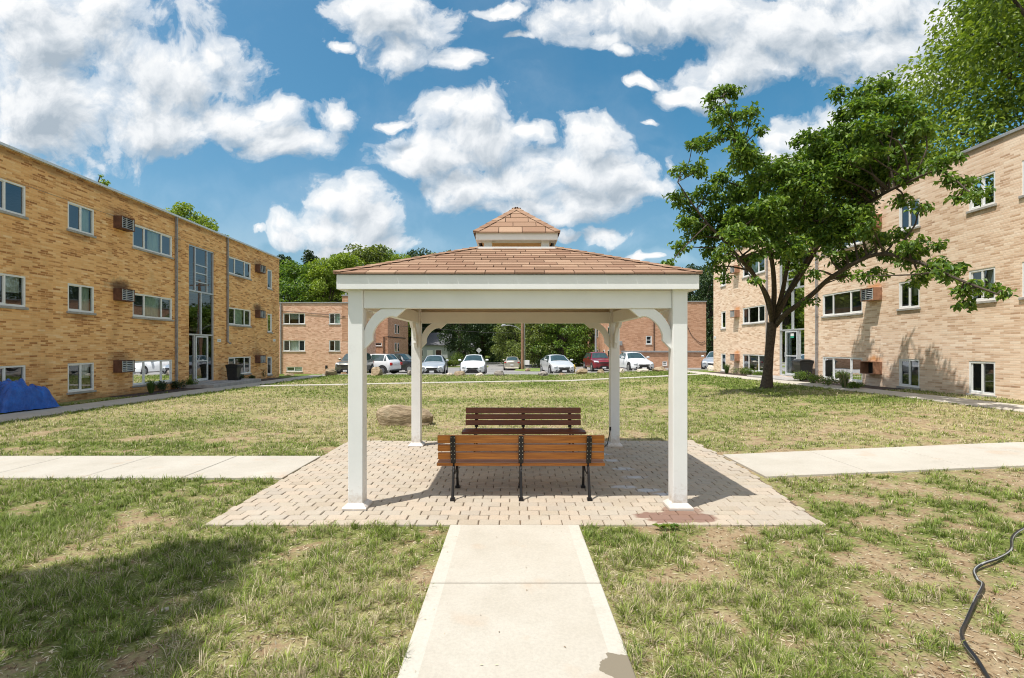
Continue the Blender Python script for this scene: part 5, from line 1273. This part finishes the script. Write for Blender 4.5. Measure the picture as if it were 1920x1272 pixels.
shrub(bp(355, 722, Y=21.75), .26, .40, 'leafy shrub just left of the left entrance stoop', 'leaf_shrub', 4)
shrub(bp(453, 712, Y=26.5), .32, .40, 'dark shrub right of the left stoop below the window', 'leaf_dark', 5)
shrub(bp(469, 712, Y=27.6), .30, .26, 'low flat shrub next to the dark shrub at the left building', 'leaf_dark', 6)
shrub(bp(490, 710, Y=29.2), .26, .62, 'taller slim shrub near the far end of the left building', 'leaf_dark', 7)
tussock((12.35, 28.8, g(12.3, 28.8)), .75, 'tall grass clump near the far end of the buff building', 8)
for i, (px, Y, r, h, lb) in enumerate(((1391, 27.4, .32, .42, 'bright round shrub beside the tall grass at the buff building'), (1406, 26.2, .34, .40, 'bright round shrub second from the tall grass'), (1421, 25.0, .30, .32, 'small bright shrub just left of the lawn tree trunk'),
                                       (1501, 21.3, .34, .46, 'bright round shrub in front of the right trash bin'), (1526, 19.9, .32, .36, 'yellow green shrub below the right downspout'), (1553, 18.7, .34, .36, 'yellow green shrub under the wide window of the buff building'))):
    x = AX(px, Y); shrub((x, Y, g(x, Y) + .01), r, h, lb, 'leaf_shrub', 20 + i)
tussock((AX(1583, 17.6), 17.6, g(11.7, 17.6)), .72, 'plumed ornamental grass under the wide window of the buff building', 31, 150, True)
shrub((AX(1602, 17.3), 17.3, g(11.8, 17.3)), .25, .22, 'tiny low shrub right of the plumed grass', 'leaf_shrub', 33)
shrub((AX(1357, 31.6), 31.6, g(13, 31.6)), .35, .45, 'green shrub behind the cream boulder at the corner of the buff building', 'leaf_main', 34)
def hedge(px0, px1, Y, h, label, seed, mat='leaf_shrub'):
    x0, x1 = AX(px0, Y), AX(px1, Y); rs = np.random.RandomState(seed); m = max(6, int((x1 - x0) * 2)); c = np.stack([rs.uniform(x0, x1, m), Y + rs.uniform(-.4, .4, m), np.full(m, 0.)], 1)
    c[:, 2] = [g(a, Y) + h * rs.uniform(.35, .7) for a in c[:, 0]]; C, Dd, U, S = clump_leaves(c, np.full(m, h * .5), 260, .16, rs, .9, -.1); V, F = leaf_arrays(C - np.array([x0, Y, 0]), Dd, U, S)
    o = np_mesh('hedge', V, F, M[mat]); o.location = (x0, Y, 0); tag(o, label, 'hedge')
hedge(852, 900, 70, 1.8, 'clipped green hedge under the broad dark tree behind the white hatchback', 41)
hedge(915, 950, 75, 1.2, 'low dark hedge behind the diamond road sign', 42, 'leaf_dark')
hedge(835, 856, 64, 1.0, 'low bush between the silver sedan and the white hatchback', 43, 'leaf_olive')
hedge(1000, 1100, 59.5, 1.2, 'row of dark undergrowth behind the silver hatchback', 44, 'leaf_dark')
# unbroken far wood
rs = np.random.RandomState(9); m = 420; c = np.stack([rs.uniform(-75, 75, m), rs.uniform(98, 125, m), np.zeros(m)], 1); c[:, 2] = [g(a, b) for a, b in c[:, :2]] + rs.uniform(.5, 8.5, m)
C, Dd, U, S = clump_leaves(c, rs.uniform(1.6, 3.2, m), 110, .8, rs, .8, .2); V, F = leaf_arrays(C, Dd, U, S, .7); fwd = np_mesh('far_wood', V, F, M['leaf_dark']); tag(fwd, kind='stuff')

# ================================================================== GRASS
def grass():
    rs = np.random.RandomState(42); VV = []; FF = []; CC = []; base = 0
    def excl(x, y):
        x = x + (vnoise(x, y, .12, 91) - .5) * .05; y = y + (vnoise(x, y, .12, 92) - .5) * .05
        e = ((x > -.60) & (x < .65) & (y < 4.78)) | ((x > -2.95) & (x < 3.02 + .26 * np.clip((y - 4.8) / 2.2, 0, 1)) & (y > 4.76) & (y < 9.04)) | ((x < -2.9) & (y > 6.44) & (y < 7.75)) | ((x > 3.2) & (y > 6.44) & (y < 7.77))
        xl = -12.15 - .034 * (y - 12); e |= (np.abs(x - xl) < .63); xr = np.where(y < 20, 11.6, 11.6 - .02 * (y - 20)); e |= (np.abs(x - xr) < .53)
        yc = np.interp(x, (-12.4, -11, -8, -4, 0, 2.9, 8, 11.3), (22.6, 23.1, 24, 25.4, 26.5, 27, 27.4, 29)); e |= (np.abs(y - yc) < .60)
        e |= (x < -13.6) | (x > 13.05) | ((x < -13.1) & (y > 17.3)) | ((x > 12.0) & (y > 16.4)); return e
    for (y0, y1, dens, nb, hh, ww, xl) in ((2.2, 3.6, 420, 30, .046, .0040, 4.2), (3.6, 5.2, 380, 25, .046, .0046, 6), (5.2, 7.6, 290, 18, .044, .0062, 8.5), (7.6, 11.5, 190, 12, .042, .0085, 12.2), (11.5, 18, 95, 9, .042, .012, 13.4), (18, 34.2, 42, 7, .050, .020, 13.4)):
        n = int(dens * (y1 - y0) * 2 * xl); x = rs.uniform(-xl, xl, n); y = rs.uniform(y0, y1, n)
        c, d = cover_fn(x, y); hd = np.full(n, 9.); nr = y < 8
        if nr.any(): hd[nr] = np.sqrt(((np.stack([x[nr], y[nr]], 1)[:, None, :] - HOSE[None]) ** 2).sum(2)).min(1)
        keep = (hd > .045) & (rs.rand(n) < np.clip((c - .36) * 2.6, .04, 1)) & ~excl(x, y) & (np.abs(x) < y * 1.06 + .5)
        x, y, c, d = x[keep], y[keep], c[keep], d[keep]; m = len(x)
        hs = hh * (.55 + .9 * rs.rand(m)) * (.6 + .7 * c); isdry = np.clip(d + rs.normal(size=m) * .22, 0, 1)
        T = np.repeat(np.arange(m), nb); N = len(T)
        a = rs.rand(N) * 2 * PI; dx, dy = np.cos(a), np.sin(a); sp = .030 * (1 if y1 < 8 else 1.8)
        bx = x[T] + dx * rs.rand(N) * sp; by = y[T] + dy * rs.rand(N) * sp
        h = hs[T] * (.5 + .8 * rs.rand(N)); lean = h * rs.uniform(.15, 1.3, N); flatb = (rs.rand(N) < (.25 + .45 * isdry[T])); h = np.where(flatb, h * .35, h); lean = np.where(flatb, lean * 1.5, lean)
        w = ww * rs.uniform(.6, 1.2, N) * .5; bz = np.interp(bx, (-300, 2.9, 8, 13, 300), (0, 0, .22, .33, .33)) + np.interp(by, (-60, 14, 34, 44), (0, 0, -.2, -.65))
        px, py = -dy, dx; B = np.stack([bx, by, bz - .002], 1); Pd = np.stack([px, py, 0 * px], 1) * w[:, None]; Dd = np.stack([dx, dy, 0 * dx], 1)
        Mi = B + Dd * (lean * .35)[:, None] + np.array([0, 0, 1.]) * (h * .65)[:, None]; Ti = B + Dd * lean[:, None] + np.array([0, 0, 1.]) * h[:, None]
        V = np.stack([B - Pd, B + Pd, Mi + Pd * .85, Mi - Pd * .85, Ti], 1).reshape(-1, 3); k = base + np.arange(N) * 5
        F = np.stack([np.stack([k, k + 1, k + 2], 1), np.stack([k, k + 2, k + 3], 1), np.stack([k + 3, k + 2, k + 4], 1)], 1).reshape(-1, 3)
        g1 = np.array([.10, .165, .02]); g2 = np.array([.30, .40, .07]); s1 = np.array([.40, .33, .18]); s2 = np.array([.68, .59, .41])
        r = rs.rand(N)[:, None]; green = g1 + (g2 - g1) * r; straw = s1 + (s2 - s1) * r; q = (rs.rand(N) < isdry[T] * .95 - .06)[:, None]
        col = np.where(q, straw, green * (1 + .5 * (isdry[T][:, None] - .3)) + np.array([.05, .02, 0]) * isdry[T][:, None]); tipc = col * .75 + straw * .25
        tv = (.72 + .5 * rs.rand(m))[T][:, None]; col = col * tv; tipc = tipc * tv
        cols = np.stack([col * .85, col * .85, col, col, tipc], 1).reshape(-1, 3)
        VV.append(V); FF.append(F); CC.append(cols); base += len(V)
    # dead stems, clippings and crumbs lying on the soil
    N = 60000; yv = 2.2 + 16 * rs.rand(N) ** 1.5; xv = (rs.rand(N) * 2 - 1) * (yv * 1.06 + .4); xv = np.clip(xv, -13, 13); k_ = ~excl(xv, yv); xv, yv = xv[k_], yv[k_]
    ex = 500; xe = rs.uniform(-.55, .6, ex) ** 1; ye = rs.uniform(2.3, 8.8, ex); xv = np.concatenate([xv, xe[:200], rs.uniform(-2.8, 2.9, 300)]); yv = np.concatenate([yv, rs.uniform(2.3, 4.7, 200), rs.uniform(4.8, 8.9, 300)]); N = len(xv)
    zz = np.interp(xv, (-300, 2.9, 8, 13, 300), (0, 0, .22, .33, .33)) + np.interp(yv, (-60, 14, 34), (0, 0, -.2)) + .005; zz[-500:] += .03
    a = rs.rand(N) * 2 * PI; L = (.012 + .035 * rs.rand(N)) * (1 + yv * .05); w = (.0016 + .003 * rs.rand(N)) * (1 + yv * .12); L[-500:] *= .5; w[-500:] *= .6; xv[-500:-330] = np.where(rs.rand(170) < .5, rs.uniform(-.80, -.585, 170), rs.uniform(.635, .85, 170))
    d = np.stack([np.cos(a), np.sin(a), rs.uniform(-.05, .25, N)], 1) * L[:, None] * .5; pz = np.stack([-np.sin(a), np.cos(a), 0 * a], 1) * w[:, None]; B = np.stack([xv, yv, zz], 1)
    V = np.stack([B - d, B + pz + np.array([0, 0, .003]), B + d, B - pz], 1).reshape(-1, 3); k = base + np.arange(N) * 4
    F = np.stack([np.stack([k, k + 1, k + 2], 1), np.stack([k, k + 2, k + 3], 1)], 1).reshape(-1, 3); t_ = rs.rand(N)[:, None]
    col = np.where(t_ < .6, np.array([.60, .52, .36]), np.where(t_ < .85, np.array([.30, .20, .11]), np.array([.16, .10, .05]))) * (.6 + .6 * rs.rand(N)[:, None])
    VV.append(V); FF.append(F); CC.append(np.repeat(col, 4, 0)); base += len(V)
    o = np_mesh('grass', np.concatenate(VV), np.concatenate(FF), M['blade'], np.concatenate(CC)); tag(o, kind='stuff')
    print('grass tris', sum(len(f) for f in FF))
grass()
# a broad leaved weed by the mud stain
rs = np.random.RandomState(5); C = np.array([[AX(1250, 4.66) + rs.uniform(-.09, .09), 4.68 + rs.uniform(-.03, .03), .03 + rs.rand() * .02] for _ in range(16)]); D = rs.normal(size=(16, 3)) * np.array([1, 1, .15]); V, F = leaf_arrays(C, D, np.tile([0, 0, 1.], (16, 1)), np.full(16, .09), .45)
wd = np_mesh('weed', V, F, M['leaf_shrub']); tag(wd, 'broad leaved green weed at the terrace edge by the mud stain', 'plant')

# ================================================================== SKY, SUN, CAMERA
w = bpy.data.worlds.new('World'); scene.world = w; w.use_nodes = True; nt = w.node_tree
for n in list(nt.nodes): nt.nodes.remove(n)
out = nt.nodes.new('ShaderNodeOutputWorld')
sky = nt.nodes.new('ShaderNodeTexSky'); sky.sky_type = 'NISHITA'; sky.sun_disc = False
SE = math.radians(66.8); sdir = Vector((-.816, -.578)); sky.sun_elevation = SE; sky.sun_rotation = math.atan2(sdir.x, sdir.y); sky.air_density = 1.0; sky.dust_density = 3.0; sky.ozone_density = 1.6; sky.altitude = 200
SKY_S, CLOUD_S = .122, .78
tc = nt.nodes.new('ShaderNodeTexCoord'); sep = nt.nodes.new('ShaderNodeSeparateXYZ'); nt.links.new(tc.outputs['Generated'], sep.inputs[0])
yy = math_(nt, 'MAXIMUM', sep.outputs[1], .06); uu = math_(nt, 'DIVIDE', sep.outputs[0], yy); vv = math_(nt, 'DIVIDE', sep.outputs[2], yy)
cb = nt.nodes.new('ShaderNodeCombineXYZ'); nt.links.new(uu, cb.inputs[0]); nt.links.new(vv, cb.inputs[1])
CL = [(100,60,230,95),(80,200,240,105),(330,130,125,72),(400,105,55,42),(440,228,130,45),(545,262,90,34),(622,215,48,28),(510,205,55,26),(300,240,130,50),(40,262,130,45),(180,10,90,40),
 (740,30,100,50),(762,92,55,40),(720,5,90,30),(860,116,45,22),(655,85,25,10),(968,55,35,9),(940,5,55,10),
 (1180,20,170,42),(1130,62,45,20),(1320,30,140,50),(1500,50,170,80),(1650,90,150,75),(1400,120,110,42),(1300,170,50,22),(1700,150,80,34),(1207,143,32,12),(1215,220,15,6),(1160,85,25,12),
 (870,215,85,40),(830,205,50,32),(820,292,115,42),(900,270,100,50),(1000,250,40,20),(1100,262,70,45),(1060,320,110,55),(1150,325,95,52),(950,340,110,45),(870,352,80,40),(1100,375,120,36),(1000,395,110,30),(1205,360,55,28),(738,228,32,11),(760,310,60,22),
 (645,385,75,45),(605,435,85,40),(690,420,55,42),(545,452,42,22),(700,468,75,18),(640,470,90,16),(1130,452,40,18),(1072,447,28,11),(1500,270,55,42),(1560,250,45,30),(1480,305,45,25),(473,437,17,9),(1215,490,25,6),(1060,410,60,20),(1640,30,120,60),(1760,60,100,70)]
grp = bpy.data.node_groups.new('CloudDensity', 'ShaderNodeTree')
grp.interface.new_socket('P', in_out='INPUT', socket_type='NodeSocketVector'); grp.interface.new_socket('D', in_out='OUTPUT', socket_type='NodeSocketFloat')
gi = grp.nodes.new('NodeGroupInput'); go = grp.nodes.new('NodeGroupOutput')
def warp(vec, scale, amp, det):
    n = noise_(grp, vec, scale, det, .55, 1); s = grp.nodes.new('ShaderNodeVectorMath'); s.operation = 'MULTIPLY_ADD'; grp.links.new(n, s.inputs[0]); s.inputs[1].default_value = (amp, amp, 0); 
    q = grp.nodes.new('ShaderNodeVectorMath'); q.operation = 'ADD'; grp.links.new(vec, q.inputs[0]); q.inputs[1].default_value = (-amp / 2, -amp / 2, 0); grp.links.new(q.outputs[0], s.inputs[2]); return s.outputs[0]
p2 = warp(gi.outputs[0], 4.5, .13, 3); p3 = warp(p2, 20, .03, 4)
acc = None
for (px, py, rx, ry) in CL:
    mp = grp.nodes.new('ShaderNodeMapping'); mp.vector_type = 'TEXTURE'; mp.inputs['Location'].default_value = ((px - 960) / FPX, (651 - py) / FPX, 0); mp.inputs['Scale'].default_value = (rx * 1.28 / FPX, ry * 1.28 / FPX, 1)
    grp.links.new(p3, mp.inputs[0]); l = grp.nodes.new('ShaderNodeVectorMath'); l.operation = 'LENGTH'; grp.links.new(mp.outputs[0], l.inputs[0]); d = math_(grp, 'SUBTRACT', 1.0, l.outputs['Value'])
    acc = d if acc is None else math_(grp, 'SMOOTH_MAX', acc, d, .12)
fb = noise_(grp, p2, 9, 9, .58); fb2 = noise_(grp, p3, 30, 6, .6)
acc = math_(grp, 'ADD', acc, math_(grp, 'MULTIPLY', math_(grp, 'SUBTRACT', fb, .5), 2.3)); acc = math_(grp, 'ADD', acc, math_(grp, 'MULTIPLY', math_(grp, 'SUBTRACT', fb2, .5), .7))
grp.links.new(acc, go.inputs[0])
def dens(off):
    a = nt.nodes.new('ShaderNodeVectorMath'); a.operation = 'ADD'; nt.links.new(cb.outputs[0], a.inputs[0]); a.inputs[1].default_value = off
    gn = nt.nodes.new('ShaderNodeGroup'); gn.node_tree = grp; nt.links.new(a.outputs[0], gn.inputs[0]); return gn.outputs[0]
d0 = dens((0, 0, 0)); d1 = dens((-.018, .040, 0))
mask = ramp(nt, ((.0, 0), (.10, .18), (.32, .66), (.75, 1)), math_(nt, 'ADD', d0, .05), 'EASE')
sh = math_(nt, 'SUBTRACT', d0, d1); shade = math_(nt, 'ADD', .52, math_(nt, 'MULTIPLY', sh, .75), clamp=True)
big = math_(nt, 'MULTIPLY', math_(nt, 'SUBTRACT', d0, .35), .42, clamp=True); shade = math_(nt, 'SUBTRACT', shade, big, clamp=True)
ccol = ramp(nt, ((0, (.44, .52, .60)), (.3, (.66, .72, .78)), (.58, (.92, .95, .98)), (.85, (1.08, 1.08, 1.07))), shade)
veil = math_(nt, 'MULTIPLY', ramp(nt, ((.45, 0), (.75, .30)), noise_(nt, cb.outputs[0], 2.6, 8, .6)), ramp(nt, ((.0, 1), (.75, .25)), vv)); mask = math_(nt, 'MAXIMUM', mask, veil)
veil2 = ramp(nt, ((.08, .26), (.42, 0)), vv); mask = math_(nt, 'MAXIMUM', mask, veil2)
# clouds elsewhere in the sky
nb_ = noise_(nt, tc.outputs['Generated'], 2.2, 7, .6); mb_ = ramp(nt, ((.42, 0), (.56, 1)), nb_)
front = math_(nt, 'MULTIPLY', ramp(nt, ((.06, 0), (.2, 1)), sep.outputs[1]), math_(nt, 'SUBTRACT', 2.3, math_(nt, 'ABSOLUTE', uu), clamp=True)); mask = mixc(nt, front, mb_, mask)
updir = ramp(nt, ((.0, 0), (.03, 1)), sep.outputs[2]); mask = math_(nt, 'MULTIPLY', mask, updir)
hs = nt.nodes.new('ShaderNodeHueSaturation'); hs.inputs['Saturation'].default_value = 1.38; hs.inputs['Hue'].default_value = .478; nt.links.new(sky.outputs[0], hs.inputs['Color'])
b1 = nt.nodes.new('ShaderNodeBackground'); nt.links.new(hs.outputs[0], b1.inputs[0]); b1.inputs[1].default_value = SKY_S
b2 = nt.nodes.new('ShaderNodeBackground'); nt.links.new(ccol, b2.inputs[0]); uab = math_(nt, 'ABSOLUTE', uu); side_ = math_(nt, 'MAXIMUM', ramp(nt, ((.0, 1), (.25, 0)), sep.outputs[1]), math_(nt, 'SUBTRACT', uab, 1.1, clamp=True)); nt.links.new(math_(nt, 'MULTIPLY', math_(nt, 'ADD', 1.0, math_(nt, 'MULTIPLY', side_, .05)), CLOUD_S), b2.inputs[1])  # clouds outside the view made slightly brighter to add fill light
mx = nt.nodes.new('ShaderNodeMixShader'); nt.links.new(mask, mx.inputs[0]); nt.links.new(b1.outputs[0], mx.inputs[1]); nt.links.new(b2.outputs[0], mx.inputs[2]); nt.links.new(mx.outputs[0], out.inputs[0])
w.cycles.sampling_method = 'MANUAL'; w.cycles.sample_map_resolution = 512

sl = bpy.data.lights.new('sun', 'SUN'); sl.energy = 4.4; sl.angle = math.radians(.53); sl.color = (1, .955, .895)
so = bpy.data.objects.new('sun', sl); LINK(so); so.location = (-30, -20, 60)
dv = Vector((-.816 * math.cos(SE), -.578 * math.cos(SE), math.sin(SE))); so.rotation_euler = dv.to_track_quat('Z', 'Y').to_euler()

cam = bpy.data.cameras.new('camera'); cam.sensor_width = 36; cam.lens = FPX / 1920 * 36; cam.shift_y = 15 / 1920; cam.clip_end = 2000; cam.clip_start = .05
c = bpy.data.objects.new('camera', cam); LINK(c); c.location = (0, 0, CAMH); c.rotation_euler = (PI / 2, 0, 0); scene.camera = c
vs = scene.view_settings; vs.view_transform = 'Standard'; vs.look = 'None'; vs.exposure = .32; vs.gamma = 1
scene.cycles.use_denoising = True; scene.cycles.filter_width = 1.05; scene.cycles.max_bounces = 8; scene.cycles.transparent_max_bounces = 12; scene.cycles.sample_clamp_indirect = 6
bpy.context.view_layer.update()
for o in scene.objects:
    if 'used' in o: del o['used']
